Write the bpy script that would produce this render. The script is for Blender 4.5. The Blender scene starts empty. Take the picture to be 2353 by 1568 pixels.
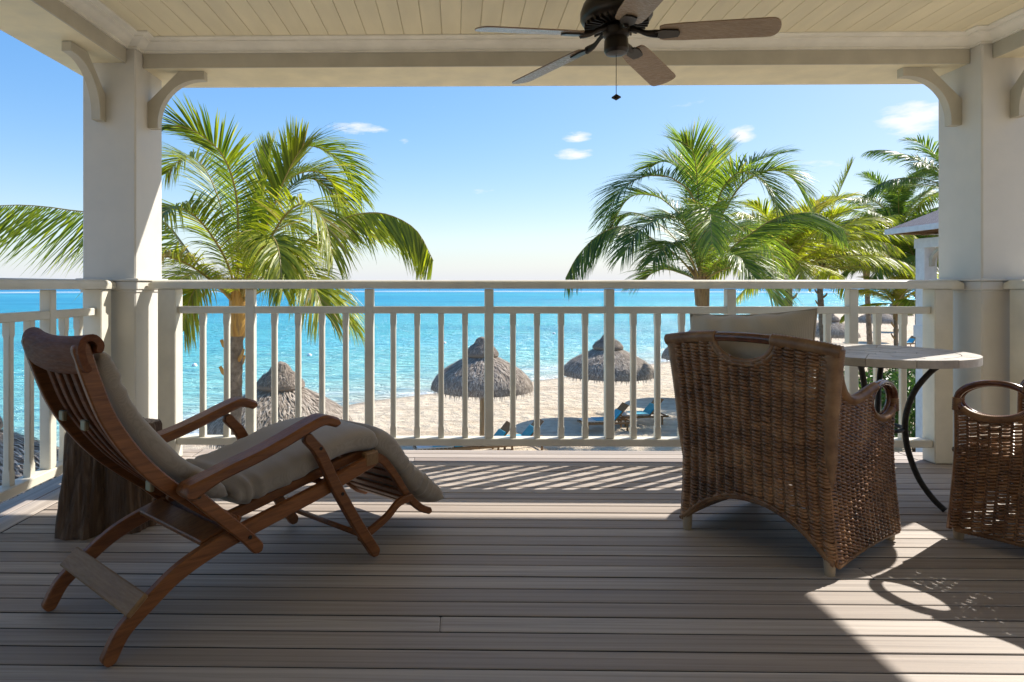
import bpy, math, random
import numpy as np
from mathutils import Vector, Matrix
R = math.radians
random.seed(7)
sc = bpy.context.scene
col = sc.collection

# ------------------------------------------------------------------ camera
EYE = 1.07
YAW = R(.95)
FPX, U0, V0, WPX, HPX = 1500., 1025., 657., 2353., 1568.
cam_d = bpy.data.cameras.new('camera')
cam = bpy.data.objects.new('camera', cam_d)
col.objects.link(cam)
cam.location = (0, 0, EYE)
cam.rotation_euler = (R(90), 0, YAW)
cam_d.sensor_width = 36
cam_d.lens = FPX / WPX * 36
cam_d.shift_x = (WPX / 2 - U0) / WPX
cam_d.shift_y = -(HPX / 2 - V0) / WPX
cam_d.clip_start = .05
cam_d.clip_end = 60000
sc.camera = cam

# ------------------------------------------------------------------ light
SUN_DIR = Vector((1.0, .667, 1.0)).normalized()
SUN_EL = math.asin(SUN_DIR.z)
SUN_AZ = math.atan2(SUN_DIR.x, SUN_DIR.y)
SUN_POWER, SKY_POWER, EXPOSURE = 2.9, .15, 1.42
sun_d = bpy.data.lights.new('sun', 'SUN')
sun_d.energy = SUN_POWER
sun_d.angle = R(.53)
sun_d.color = (1, .95, .87)
sun = bpy.data.objects.new('sun', sun_d)
col.objects.link(sun)
sun.rotation_euler = SUN_DIR.to_track_quat('Z', 'Y').to_euler()
sun.location = (20, 14, 30)

sc.view_settings.view_transform = 'Standard'
sc.view_settings.look = 'None'
sc.view_settings.exposure = EXPOSURE
sc.view_settings.gamma = 1
sc.view_settings.use_curve_mapping = False


def build_world():
    w = bpy.data.worlds.new('World')
    sc.world = w
    w.use_nodes = True
    nt = w.node_tree
    N, L = nt.nodes, nt.links
    N.clear()
    out = N.new('ShaderNodeOutputWorld')
    bg = N.new('ShaderNodeBackground')
    bg.inputs['Strength'].default_value = SKY_POWER
    L.new(bg.outputs[0], out.inputs[0])
    sky = N.new('ShaderNodeTexSky')
    sky.sky_type = 'NISHITA'
    sky.sun_disc = False
    sky.sun_elevation = SUN_EL
    sky.sun_rotation = SUN_AZ
    sky.altitude = 0
    sky.air_density = 1.0
    sky.dust_density = .8
    sky.ozone_density = 2.5

    def math_(op, a, b=None, c=None, clamp=False):
        n = N.new('ShaderNodeMath')
        n.operation = op
        n.use_clamp = clamp
        for i, x in enumerate((a, b, c)):
            if x is None:
                continue
            if isinstance(x, (int, float)):
                n.inputs[i].default_value = x
            else:
                L.new(x, n.inputs[i])
        return n.outputs[0]
    tc = N.new('ShaderNodeTexCoord')
    sep = N.new('ShaderNodeSeparateXYZ')
    L.new(tc.outputs['Generated'], sep.inputs[0])
    az = math_('ARCTAN2', sep.outputs[0], sep.outputs[1])
    el = math_('ARCSINE', sep.outputs[2])
    noise = N.new('ShaderNodeTexNoise')
    mp = N.new('ShaderNodeMapping')
    mp.inputs['Scale'].default_value = (1, 1, 3.6)
    L.new(tc.outputs['Generated'], mp.inputs[0])
    L.new(mp.outputs[0], noise.inputs['Vector'])
    noise.inputs['Scale'].default_value = 26
    noise.inputs['Detail'].default_value = 7
    noise.inputs['Roughness'].default_value = .62
    total = None
    # (azimuth, elevation, half width, half height, density) of the small fair-weather clouds
    clouds = [(-1.5, 15.2, 5, .6, .42), (20, 14.8, 4.5, .6, .45), (28.5, 9.2, 4, .6, .45), (2.5, 8.2, 5, .5, .40), (-14, 9.5, 4, .45, .42), (-22, 16.5, 5, .7, .45), (-8.6, 13.4, 3.8, .75, .85), (-4.6, 12.4, .8, .4, .5), (4.4, 10.9, 1.7, .42, .38), (10.4, 12.6, 1.9, .6, .95),
              (10.2, 11.2, 2.7, .65, .9), (12.6, 11.4, 1.2, .36, .5), (15.0, 10.8, .7, .3, .4), (23.4, 12.0, 1.5, .95, 1.0), (34.6, 11.8, 2.9, 1.7, 1.0),
              (-38, 15, 3, .7, .7), (52, 14, 3, 1, .8), (-70, 12, 4, .8, .7), (95, 18, 4, 1.2, .8), (150, 13, 5, 1.2, .8), (-140, 16, 4, 1, .8), (-105, 22, 4, 1, .6)]
    for a, e, sa, se, d in clouds:
        da = math_('MULTIPLY', math_('SUBTRACT', az, R(a)), 1 / R(sa))
        de = math_('MULTIPLY', math_('SUBTRACT', el, R(e)), 1 / R(se))
        q = math_('ADD', math_('MULTIPLY', da, da), math_('MULTIPLY', de, de))
        m = math_('MULTIPLY', math_('SUBTRACT', 1.0, q, clamp=True), d)
        total = m if total is None else math_('MAXIMUM', total, m)
    f = math_('MULTIPLY', math_('SUBTRACT', math_('ADD', math_('MULTIPLY', total, .62), noise.outputs[0]), .78), 2.6, clamp=True)
    f = math_('MULTIPLY', f, math_('MULTIPLY', total, 2.2, clamp=True))
    # the whole sky's brightness is compressed evenly, as the photograph's exposure blend shows it
    sp = N.new('ShaderNodeSeparateColor')
    sp.mode = 'HSV'
    L.new(sky.outputs[0], sp.inputs[0])
    KNEE = 3.25
    val = math_('MULTIPLY', math_('SUBTRACT', 1.0, math_('POWER', math.e, math_('MULTIPLY', sp.outputs[2], -1 / KNEE))), KNEE)
    cb = N.new('ShaderNodeCombineColor')
    cb.mode = 'HSV'
    L.new(sp.outputs[0], cb.inputs[0])
    L.new(math_('MULTIPLY', sp.outputs[1], 1.27, clamp=True), cb.inputs[1])
    L.new(val, cb.inputs[2])
    # pale humid air low over the sea
    hz = math_('POWER', math.e, math_('MULTIPLY', math_('MAXIMUM', el, 0.0), -1 / R(4.3)))
    hs = N.new('ShaderNodeMixRGB')
    L.new(math_('MULTIPLY', hz, .96), hs.inputs[0])
    L.new(cb.outputs[0], hs.inputs[1])
    hs.inputs[2].default_value = (2.04, 2.15, 2.42, 1)
    mix = N.new('ShaderNodeMixRGB')
    L.new(f, mix.inputs[0])
    L.new(hs.outputs[0], mix.inputs[1])
    mix.inputs[2].default_value = (2.7, 2.7, 2.72, 1)
    L.new(mix.outputs[0], bg.inputs['Color'])


build_world()


# ------------------------------------------------------------------ picture-to-place helper (measuring only)
def at(u, v, Y):
    k = (u - U0) / FPX
    m = -(v - V0) / FPX
    c, s = math.cos(YAW), math.sin(YAW)
    d = (-s + k * c, c + k * s, m)
    t = Y / d[1]
    return Vector((d[0] * t, Y, EYE + d[2] * t))


# ------------------------------------------------------------------ materials
MATS = {}


class NT:
    def __init__(self, name):
        m = bpy.data.materials.new(name)
        m.use_nodes = True
        self.m = m
        self.N, self.L = m.node_tree.nodes, m.node_tree.links
        self.b = self.N['Principled BSDF']
        self.out = self.N['Material Output']
        MATS[name] = m

    def n(self, t, **kw):
        x = self.N.new(t)
        for k, v in kw.items():
            if hasattr(x, k):
                setattr(x, k, v)
            else:
                x.inputs[k.replace('_', ' ')].default_value = v
        return x

    def link(self, a, b):
        self.L.new(a, b)

    def coords(self, scale=(1, 1, 1), kind='Object', rand=0):
        tc = self.n('ShaderNodeTexCoord')
        mp = self.n('ShaderNodeMapping')
        mp.inputs['Scale'].default_value = scale
        self.link(tc.outputs[kind], mp.inputs[0])
        if rand:
            oi = self.n('ShaderNodeObjectInfo')
            mu = self.n('ShaderNodeMath', operation='MULTIPLY')
            self.link(oi.outputs['Random'], mu.inputs[0])
            mu.inputs[1].default_value = rand
            cb = self.n('ShaderNodeCombineXYZ')
            for i in range(3):
                self.link(mu.outputs[0], cb.inputs[i])
            self.link(cb.outputs[0], mp.inputs['Location'])
        return mp.outputs[0]

    def noise(self, vec, scale, detail=4, rough=.55, dist=0):
        x = self.n('ShaderNodeTexNoise', Scale=scale, Detail=detail, Roughness=rough, Distortion=dist)
        self.link(vec, x.inputs['Vector'])
        return x.outputs[0]

    def ramp(self, fac, stops):
        x = self.n('ShaderNodeValToRGB')
        el = x.color_ramp.elements
        while len(el) < len(stops):
            el.new(.5)
        for e, (p, c) in zip(el, stops):
            e.position = p
            e.color = (*c, 1)
        self.link(fac, x.inputs[0])
        return x.outputs[0]

    def mix(self, fac, a, b, mode='MIX'):
        x = self.n('ShaderNodeMixRGB', blend_type=mode)
        for i, v in enumerate((fac, a, b)):
            if isinstance(v, (int, float)):
                x.inputs[i].default_value = v
            elif isinstance(v, tuple):
                x.inputs[i].default_value = (*v, 1)
            else:
                self.link(v, x.inputs[i])
        return x.outputs[0]

    def bump(self, h, strength=.3, dist=.01, normal=None):
        x = self.n('ShaderNodeBump', Strength=strength, Distance=dist)
        self.link(h, x.inputs['Height'])
        if normal is not None:
            self.link(normal, x.inputs['Normal'])
        self.link(x.outputs[0], self.b.inputs['Normal'])
        return x.outputs[0]

    def color(self, c):
        if isinstance(c, tuple):
            self.b.inputs['Base Color'].default_value = (*c, 1)
        else:
            self.link(c, self.b.inputs['Base Color'])

    def set(self, **kw):
        for k, v in kw.items():
            k = k.replace('_', ' ')
            if isinstance(v, (int, float, tuple)):
                self.b.inputs[k].default_value = v
            else:
                self.link(v, self.b.inputs[k])
        return self


def paint(name, c, rough=.5, vary=.09, grain=(3, 3, 3)):
    t = NT(name)
    v = t.coords(grain, rand=9)
    n = t.noise(v, 2.2, 5)
    n2 = t.noise(v, 28, 3)
    a = tuple(x * (1 - vary) for x in c)
    b = tuple(min(1, x * (1 + vary)) for x in c)
    t.color(t.ramp(n, [(.3, a), (.7, b)]))
    t.set(Roughness=t.ramp(n, [(.3, (rough - .08,) * 3), (.7, (rough + .1,) * 3)]))
    t.bump(n2, .08, .004)
    return t.m


def wood(name, c1, c2, rough=.45, scale=(14, 2, 14), rand=20, gap=.15, obj_var=.25):
    t = NT(name)
    v = t.coords(scale, rand=rand)
    g = t.noise(v, 2.0, 6, .6, 1.2)
    g2 = t.noise(v, 9, 3, .6)
    base = t.ramp(g, [(.25, c1), (.75, c2)])
    oi = t.n('ShaderNodeObjectInfo')
    shade = t.ramp(oi.outputs['Random'], [(0, (1 - obj_var,) * 3), (1, (1 + obj_var * .4,) * 3)])
    base = t.mix(1, base, shade, 'MULTIPLY')
    base = t.mix(t.ramp(g2, [(.45, (0, 0, 0)), (.8, (gap,) * 3)]), base, tuple(x * .45 for x in c1))
    t.color(base)
    t.set(Roughness=t.ramp(g2, [(.3, (rough - .08,) * 3), (.7, (rough + .12,) * 3)]), Specular_IOR_Level=.35)
    t.bump(g2, .15, .004)
    return t.m


def make_materials():
    paint('paint_white', (.62, .59, .53), .5, .035)
    paint('paint_rail', (.66, .625, .525), .45)
    paint('paint_trim', (.83, .79, .69), .45)
    paint('paint_cream', (.80, .715, .50), .55)
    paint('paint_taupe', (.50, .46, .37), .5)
    paint('paint_pavilion', (.74, .74, .74), .55)
    # weathered deck boards
    t = NT('deck_wood')
    v = t.coords((1.2, 22, 22), rand=40)
    g = t.noise(v, 2.2, 7, .65, .8)
    v2 = t.coords((.7, 2.5, 2.5), rand=13)
    blot = t.noise(v2, 2.0, 4)
    c = t.ramp(g, [(.25, (.20, .165, .138)), (.5, (.405, .348, .30)), (.75, (.56, .50, .44))])
    oi = t.n('ShaderNodeObjectInfo')
    c = t.mix(1, c, t.ramp(oi.outputs['Random'], [(0, (.72, .66, .62)), (.5, (.96, .93, .90)), (1, (1.16, 1.16, 1.15))]), 'MULTIPLY')
    c = t.mix(t.ramp(blot, [(.45, (0, 0, 0)), (.72, (.55,) * 3)]), c, (.27, .225, .19))
    t.color(c)
    t.set(Roughness=t.ramp(g, [(.3, (.52,) * 3), (.7, (.72,) * 3)]))
    t.bump(g, .35, .003)
    wood('teak', (.135, .042, .012), (.335, .122, .036), .38, (2.5, 26, 26), gap=.2)
    wood('teak_dark', (.095, .026, .008), (.22, .072, .022), .68, (20, 2.5, 20))
    wood('teak_pale', (.22, .11, .042), (.33, .185, .075), .5, (20, 2.5, 20))
    wood('fan_wood', (.25, .165, .10), (.36, .25, .155), .24, (2, 24, 24), obj_var=.05)
    # log stump
    t = NT('bark')
    v = t.coords((16, 16, 1.6))
    g = t.noise(v, 1.6, 7, .65, .6)
    c = t.ramp(g, [(.3, (.038, .019, .012)), (.52, (.135, .080, .048)), (.75, (.30, .20, .135))])
    t.color(c)
    t.set(Roughness=.85)
    t.bump(g, 1, .03)
    t = NT('stump_top')
    v = t.coords((1, 1, 1))
    wv = t.n('ShaderNodeTexWave', wave_type='RINGS', rings_direction='Z', Scale=14, Distortion=4, Detail=3)
    t.link(v, wv.inputs['Vector'])
    t.color(t.ramp(wv.outputs[1], [(0, (.20, .14, .09)), (1, (.34, .26, .18))]))
    t.set(Roughness=.7)
    # fabrics
    for nm, c1, c2 in (('fabric_taupe', (.31, .25, .19), (.38, .31, .24)), ('fabric_stripe', (.40, .33, .24), (.48, .40, .30)),
                       ('fabric_blue', (.02, .32, .48), (.04, .42, .58)), ('fabric_pale', (.62, .58, .52), (.70, .66, .60))):
        t = NT(nm)
        v = t.coords((1, 1, 1))
        n = t.noise(v, 5, 4)
        w = t.n('ShaderNodeTexWave', wave_type='BANDS', bands_direction='X' if nm == 'fabric_stripe' else 'Y', Scale=60 if nm == 'fabric_stripe' else 140, Distortion=1.5, Detail=2)
        t.link(v, w.inputs['Vector'])
        base = t.ramp(n, [(.3, c1), (.7, c2)])
        base = t.mix(t.ramp(w.outputs[1], [(0, (0, 0, 0)), (1, (.30,) * 3)]), base, tuple(x * .62 for x in c1))
        t.color(base)
        t.set(Roughness=.9, Sheen_Weight=.25)
        f = t.noise(v, 260, 2)
        t.bump(f, .25, .002)
    # rattan
    t = NT('wicker')
    v = t.coords((1, 1, 1), rand=3)
    n = t.noise(v, 9, 5, .65)
    n3 = t.noise(t.coords((20, 20, 60), rand=3), 4, 3)
    c = t.ramp(n, [(.3, (.066, .023, .009)), (.5, (.19, .082, .032)), (.72, (.37, .188, .08))])
    c = t.mix(t.ramp(n3, [(.45, (0, 0, 0)), (.8, (.45,) * 3)]), c, (.44, .265, .125))
    t.color(c)
    t.set(Roughness=.36, Coat_Weight=.2)
    t = NT('wicker_wrap')
    v = t.coords((1, 1, 1))
    n = t.noise(v, 14, 5, .65)
    t.color(t.ramp(n, [(.3, (.115, .048, .020)), (.7, (.31, .17, .076))]))
    t.set(Roughness=.42)
    t = NT('rattan_pole')
    n = t.noise(t.coords((8, 8, 8)), 3, 4)
    t.color(t.ramp(n, [(.3, (.060, .018, .009)), (.7, (.15, .052, .024))]))
    t.set(Roughness=.24, Coat_Weight=.4)
    t = NT('wicker_foot')
    t.color((.34, .26, .17))
    t.set(Roughness=.6)
    # metals
    t = NT('iron_black')
    n = t.noise(t.coords((1, 1, 1)), 60, 3)
    t.color(t.ramp(n, [(.3, (.018, .018, .017)), (.7, (.045, .042, .038))]))
    t.set(Metallic=.3, Roughness=.5)
    t.bump(n, .2, .002)
    t = NT('fan_metal')
    n = t.noise(t.coords((1, 1, 1)), 12, 3)
    t.color(t.ramp(n, [(.3, (.018, .013, .010)), (.7, (.04, .030, .022))]))
    t.set(Metallic=.6, Roughness=.32)
    t = NT('screw_dark')
    t.color((.02, .015, .012))
    t.set(Roughness=.5, Metallic=.4)
    t = NT('brass')
    t.color((.30, .23, .13))
    t.set(Roughness=.5, Metallic=.2)
    # stone table
    t = NT('stone_tile')
    v = t.coords((1, 1, 1), rand=17)
    n = t.noise(v, 9, 6, .7)
    oi = t.n('ShaderNodeObjectInfo')
    c = t.ramp(n, [(.3, (.40, .37, .33)), (.7, (.60, .56, .50))])
    c = t.mix(1, c, t.ramp(oi.outputs['Random'], [(0, (.84, .82, .8)), (1, (1.1, 1.08, 1.05))]), 'MULTIPLY')
    t.color(c)
    t.set(Roughness=.45)
    t.bump(n, .2, .003)
    t = NT('grout')
    t.color((.22, .19, .16))
    t.set(Roughness=.9)
    # thatch
    t = NT('thatch')
    at_ = t.n('ShaderNodeAttribute', attribute_name='tint')
    n = t.noise(t.coords((6, 6, 2), rand=5), 3, 5)
    c = t.ramp(at_.outputs['Fac'], [(0, (.13, .098, .072)), (.5, (.40, .325, .255)), (1, (.66, .56, .45))])
    c = t.mix(t.ramp(n, [(.4, (0, 0, 0)), (.7, (.6,) * 3)]), c, (.27, .22, .18))
    t.color(c)
    t.set(Roughness=.9)
    t = NT('pole_wood')
    n = t.noise(t.coords((8, 8, 1)), 3, 4)
    t.color(t.ramp(n, [(.3, (.30, .20, .11)), (.7, (.48, .34, .20))]))
    t.set(Roughness=.75)
    # palm
    for nm, lo, hi in (('palm_leaf', (.062, .115, .013), (.50, .50, .04)), ('palm_leaf_cool', (.042, .105, .038), (.38, .46, .06))):
        t = NT(nm)
        a = t.n('ShaderNodeAttribute', attribute_name='tint')
        oi = t.n('ShaderNodeObjectInfo')
        ad = t.n('ShaderNodeMath', operation='MULTIPLY_ADD')
        t.link(oi.outputs['Random'], ad.inputs[0])
        ad.inputs[1].default_value = .35
        t.link(a.outputs['Fac'], ad.inputs[2])
        mid = tuple((x * .62 + y * .38) for x, y in zip(lo, hi))
        c = t.ramp(ad.outputs[0], [(.05, lo), (.50, mid), (.92, hi), (1.0, (.42, .33, .13))])
        t.color(c)
        t.set(Roughness=.40, Specular_IOR_Level=.4)
        tr = t.n('ShaderNodeBsdfTranslucent')
        tc = t.mix(1, c, (1.25, 1.35, .55), 'MULTIPLY')
        t.link(tc, tr.inputs['Color'])
        ms = t.n('ShaderNodeMixShader')
        ms.inputs[0].default_value = .5
        t.link(t.b.outputs[0], ms.inputs[1])
        t.link(tr.outputs[0], ms.inputs[2])
        t.link(ms.outputs[0], t.out.inputs[0])
    t = NT('palm_rachis')
    n = t.noise(t.coords((1, 1, 1), rand=8), 3, 3)
    t.color(t.ramp(n, [(.3, (.30, .25, .06)), (.7, (.42, .27, .08))]))
    t.set(Roughness=.45)
    t = NT('palm_sheath')
    n = t.noise(t.coords((3, 3, .6)), 4, 5)
    t.color(t.ramp(n, [(.3, (.36, .17, .035)), (.55, (.52, .30, .07)), (.75, (.22, .13, .06))]))
    t.set(Roughness=.5)
    t = NT('palm_fibre')
    n = t.noise(t.coords((3, 3, .6)), 5, 5)
    t.color(t.ramp(n, [(.3, (.16, .09, .045)), (.55, (.30, .20, .09)), (.75, (.12, .08, .05))]))
    t.set(Roughness=.7)
    t = NT('palm_trunk')
    v = t.coords((1, 1, 1))
    n = t.noise(v, 7, 5, .7)
    t.color(t.ramp(n, [(.3, (.10, .07, .05)), (.55, (.23, .18, .135)), (.75, (.33, .27, .21))]))
    t.set(Roughness=.85)
    t.bump(n, .6, .02)
    t = NT('shrub_leaf')
    a = t.n('ShaderNodeAttribute', attribute_name='tint')
    c = t.ramp(a.outputs['Fac'], [(0, (.020, .055, .010)), (.6, (.055, .14, .018)), (1, (.15, .25, .035))])
    t.color(c)
    t.set(Roughness=.4)
    tr = t.n('ShaderNodeBsdfTranslucent')
    t.link(c, tr.inputs['Color'])
    ms = t.n('ShaderNodeMixShader')
    ms.inputs[0].default_value = .35
    t.link(t.b.outputs[0], ms.inputs[1])
    t.link(tr.outputs[0], ms.inputs[2])
    t.link(ms.outputs[0], t.out.inputs[0])
    # sand
    t = NT('sand')
    v = t.coords((1, 1, 1))
    n = t.noise(v, .35, 5, .6)
    n2 = t.noise(v, 2.6, 6, .62)
    n4 = t.noise(v, 22, 4, .6)
    a = t.n('ShaderNodeAttribute', attribute_name='tint')     # wet sand by the waterline
    c = t.ramp(n2, [(.3, (.56, .425, .285)), (.5, (.74, .61, .44)), (.8, (.81, .70, .54))])
    c = t.mix(t.ramp(n, [(.42, (0, 0, 0)), (.62, (.5,) * 3)]), c, (.74, .62, .47))
    mp = t.n('ShaderNodeMapping')
    mp.inputs['Rotation'].default_value = (0, 0, R(-41))
    mp.inputs['Scale'].default_value = (.10, 1.1, 1)
    t.link(v, mp.inputs[0])
    tr = t.noise(mp.outputs[0], 1.2, 5, .6, .3)
    c = t.mix(t.ramp(tr, [(.50, (0, 0, 0)), (.62, (.55,) * 3)]), c, (.50, .37, .25))
    c = t.mix(a.outputs['Fac'], c, (.42, .34, .255))
    t.color(c)
    t.set(Roughness=.95, Specular_IOR_Level=.15)
    vo = t.n('ShaderNodeTexVoronoi', Scale=1.7)
    t.link(v, vo.inputs['Vector'])
    hh = t.mix(.5, n2, t.mix(.4, vo.outputs['Distance'], n4))
    t.bump(hh, 1, .42)
    # sea
    t = NT('sea')
    a = t.n('ShaderNodeAttribute', attribute_name='offshore')
    v = t.coords((1, 1, 1))
    patch = t.noise(t.coords((.010, .022, 1)), 1.6, 5, .6)
    c = t.ramp(a.outputs['Fac'], [(0, (.42, .44, .36)), (.03, (.36, .52, .46)), (.09, (.22, .51, .48)), (.22, (.085, .43, .47)), (.42, (.04, .31, .46)), (.70, (.035, .24, .43)), (1, (.035, .20, .38))])
    c = t.mix(t.ramp(patch, [(.5, (0, 0, 0)), (.66, (.45,) * 3)]), c, (.02, .17, .30))
    far = t.noise(t.coords((.0025, .018, 1)), 1.0, 5, .6)
    c = t.mix(t.ramp(far, [(.50, (0, 0, 0)), (.62, (.40,) * 3)]), c, (.10, .42, .55))
    rip = t.noise(t.coords((.22, .9, 1)), 1.0, 5, .6, .5)
    c = t.mix(t.ramp(rip, [(.50, (0, 0, 0)), (.66, (.55,) * 3)]), c, (.015, .20, .33))
    foam = t.n('ShaderNodeAttribute', attribute_name='foam')
    fn = t.noise(t.coords((.03, .25, 1)), 1.3, 6, .7)
    fm = t.n('ShaderNodeMath', operation='MULTIPLY')
    t.link(foam.outputs['Fac'], fm.inputs[0])
    t.link(t.ramp(fn, [(.42, (0, 0, 0)), (.56, (1, 1, 1))]), fm.inputs[1])
    c = t.mix(fm.outputs[0], c, (.8, .82, .82))
    t.color(c)
    df = t.n('ShaderNodeBsdfDiffuse')
    t.link(c, df.inputs['Color'])
    gl = t.n('ShaderNodeBsdfGlossy', Roughness=.22)
    ms = t.n('ShaderNodeMixShader')
    ms.inputs[0].default_value = .13
    t.link(df.outputs[0], ms.inputs[1])
    t.link(gl.outputs[0], ms.inputs[2])
    t.link(ms.outputs[0], t.out.inputs[0])
    w1 = t.noise(t.coords((.55, 1.15, 1)), 1.0, 6, .62, .6)
    w2 = t.noise(t.coords((.10, .28, 1)), 1.0, 4, .55, .4)
    h = t.mix(.35, w1, w2)
    nb = t.bump(h, 1, 1.3)
    t.link(nb, df.inputs['Normal'])
    t.link(nb, gl.inputs['Normal'])
    # roof
    t = NT('roof_slate')
    br = t.n('ShaderNodeTexBrick', Scale=6)
    br.inputs['Color1'].default_value = (.10, .085, .10, 1)
    br.inputs['Color2'].default_value = (.17, .15, .165, 1)
    br.inputs['Mortar'].default_value = (.04, .035, .04, 1)
    t.link(t.coords((1, 1, 1)), br.inputs['Vector'])
    t.color(br.outputs[0])
    t.set(Roughness=.8)
    t = NT('deck_edge')  # dirty board sides, darkened further to put the gaps' shade into the colour
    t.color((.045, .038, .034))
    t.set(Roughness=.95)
    t = NT('door_glass')
    t.color((.05, .06, .065))
    t.set(Roughness=.05)
    t = NT('buoy_white')
    t.color((.8, .8, .78))
    t.set(Roughness=.4)
    t = NT('dark_timber')
    t.color((.06, .045, .035))
    t.set(Roughness=.7)


make_materials()


# ------------------------------------------------------------------ mesh helpers
def catmull(pts, n):
    P = [Vector(p) for p in pts]
    P = [P[0] * 2 - P[1]] + P + [P[-1] * 2 - P[-2]]
    segs = len(P) - 3
    out = []
    for i in range(n + 1):
        g = i / n * segs
        k = min(int(g), segs - 1)
        t = g - k
        a, b, c, d = P[k:k + 4]
        out.append(.5 * ((2 * b) + (c - a) * t + (2 * a - 5 * b + 4 * c - d) * t * t + (3 * b - a - 3 * c + d) * t ** 3))
    return out


class MB:
    def __init__(self):
        self.v, self.f, self.tint = [], [], []

    def add(self, vs, fs, tint=None):
        o = len(self.v)
        self.v.extend([tuple(x) for x in vs])
        self.f.extend([tuple(i + o for i in f) for f in fs])
        if tint is not None:
            self.tint.extend([tint] * len(vs))
        return self

    def box(self, lo, hi, c=.004, M=None):
        lo, hi = Vector(lo), Vector(hi)
        m, h = (lo + hi) / 2, (hi - lo) / 2
        c = min(c, min(h) * .45)
        vs, idx = [], {}
        for sx in (-1, 1):
            for sy in (-1, 1):
                for sz in (-1, 1):
                    for ax in range(3):
                        s = (sx, sy, sz)
                        p = [s[i] * (h[i] - (0 if i == ax else c)) for i in range(3)]
                        idx[(sx, sy, sz, ax)] = len(vs)
                        p = Vector(p) + m
                        vs.append(M @ p if M else p)
        fs = []
        for ax in range(3):
            a, b = [i for i in range(3) if i != ax]
            for s in (-1, 1):
                q = []
                for sa, sb in ((-1, -1), (1, -1), (1, 1), (-1, 1)):
                    k = [0, 0, 0]
                    k[ax], k[a], k[b] = s, sa, sb
                    q.append(idx[(*k, ax)])
                if (s < 0) != (ax == 1):
                    q.reverse()
                fs.append(q)
            for sa in (-1, 1):
                for sb in (-1, 1):
                    k0, k1 = [0] * 3, [0] * 3
                    k0[ax], k1[ax] = -1, 1
                    k0[a] = k1[a] = sa
                    k0[b] = k1[b] = sb
                    q = [idx[(*k0, a)], idx[(*k1, a)], idx[(*k1, b)], idx[(*k0, b)]]
                    fs.append(q)
        for sx in (-1, 1):
            for sy in (-1, 1):
                for sz in (-1, 1):
                    fs.append([idx[(sx, sy, sz, i)] for i in range(3)])
        return self.add(vs, fs)

    def prism(self, poly, place, d0, d1):
        """poly: 2D points; place(a, b, d) -> 3D"""
        n = len(poly)
        vs = [place(a, b, d0) for a, b in poly] + [place(a, b, d1) for a, b in poly]
        fs = [list(range(n))[::-1], list(range(n, 2 * n))] + [[i, (i + 1) % n, n + (i + 1) % n, n + i] for i in range(n)]
        return self.add(vs, fs)

    def tube(self, pts, rad, sides=8, caps=True, closed=False, flat=None, tint=None, up=None):
        P = [Vector(p) for p in pts]
        n = len(P)
        if not isinstance(rad, (list, tuple)):
            rad = [rad] * n
        vs, fs = [], []
        prev = Vector(up) if up is not None else None
        for i in range(n):
            if closed:
                T = P[(i + 1) % n] - P[i - 1]
            else:
                T = P[min(i + 1, n - 1)] - P[max(i - 1, 0)]
            T.normalize()
            if prev is None:
                prev = Vector((0, 0, 1)) if abs(T.z) < .9 else Vector((1, 0, 0))
            A = prev - T * prev.dot(T)
            if A.length < 1e-6:
                A = T.orthogonal()
            A.normalize()
            prev = A
            B = T.cross(A)
            fl = flat if flat else 1
            for k in range(sides):
                a = 2 * math.pi * (k + .5) / sides
                vs.append(P[i] + (A * math.cos(a) + B * math.sin(a) * fl) * rad[i])
        m = n if closed else n - 1
        for i in range(m):
            j = (i + 1) % n
            for k in range(sides):
                k2 = (k + 1) % sides
                fs.append([i * sides + k, i * sides + k2, j * sides + k2, j * sides + k])
        if caps and not closed:
            fs.append(list(range(sides))[::-1])
            fs.append([(n - 1) * sides + k for k in range(sides)])
        return self.add(vs, fs, tint)

    def lathe(self, prof, seg=32, center=(0, 0, 0), caps=True, tint=None):
        cx, cy, cz = center
        vs, fs = [], []
        for r, z in prof:
            for k in range(seg):
                a = 2 * math.pi * k / seg
                vs.append((cx + r * math.cos(a), cy + r * math.sin(a), cz + z))
        for i in range(len(prof) - 1):
            for k in range(seg):
                k2 = (k + 1) % seg
                fs.append([i * seg + k, i * seg + k2, (i + 1) * seg + k2, (i + 1) * seg + k])
        if caps:
            fs.append(list(range(seg))[::-1])
            fs.append([(len(prof) - 1) * seg + k for k in range(seg)])
        return self.add(vs, fs, tint)

    def grid(self, rows, closed_u=False, tint=None):
        n, m = len(rows), len(rows[0])
        vs = [p for r in rows for p in r]
        fs = []
        for i in range(n - 1):
            for k in range(m if closed_u else m - 1):
                k2 = (k + 1) % m
                fs.append([i * m + k, i * m + k2, (i + 1) * m + k2, (i + 1) * m + k])
        return self.add(vs, fs, tint)

    def mesh(self, name, smooth=False, recalc=True):
        me = bpy.data.meshes.new(name)
        me.from_pydata(self.v, [], self.f)
        if recalc:
            import bmesh
            bm = bmesh.new()
            bm.from_mesh(me)
            bmesh.ops.recalc_face_normals(bm, faces=bm.faces)
            bm.to_mesh(me)
            bm.free()
        if self.tint and len(self.tint) == len(self.v):
            a = me.attributes.new('tint', 'FLOAT', 'POINT')
            a.data.foreach_set('value', self.tint)
        if smooth:
            me.polygons.foreach_set('use_smooth', [True] * len(me.polygons))
            if smooth != 'all':
                try:
                    me.set_sharp_from_angle(angle=R(smooth if smooth is not True else 38))
                except Exception:
                    pass
        me.update()
        return me

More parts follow.
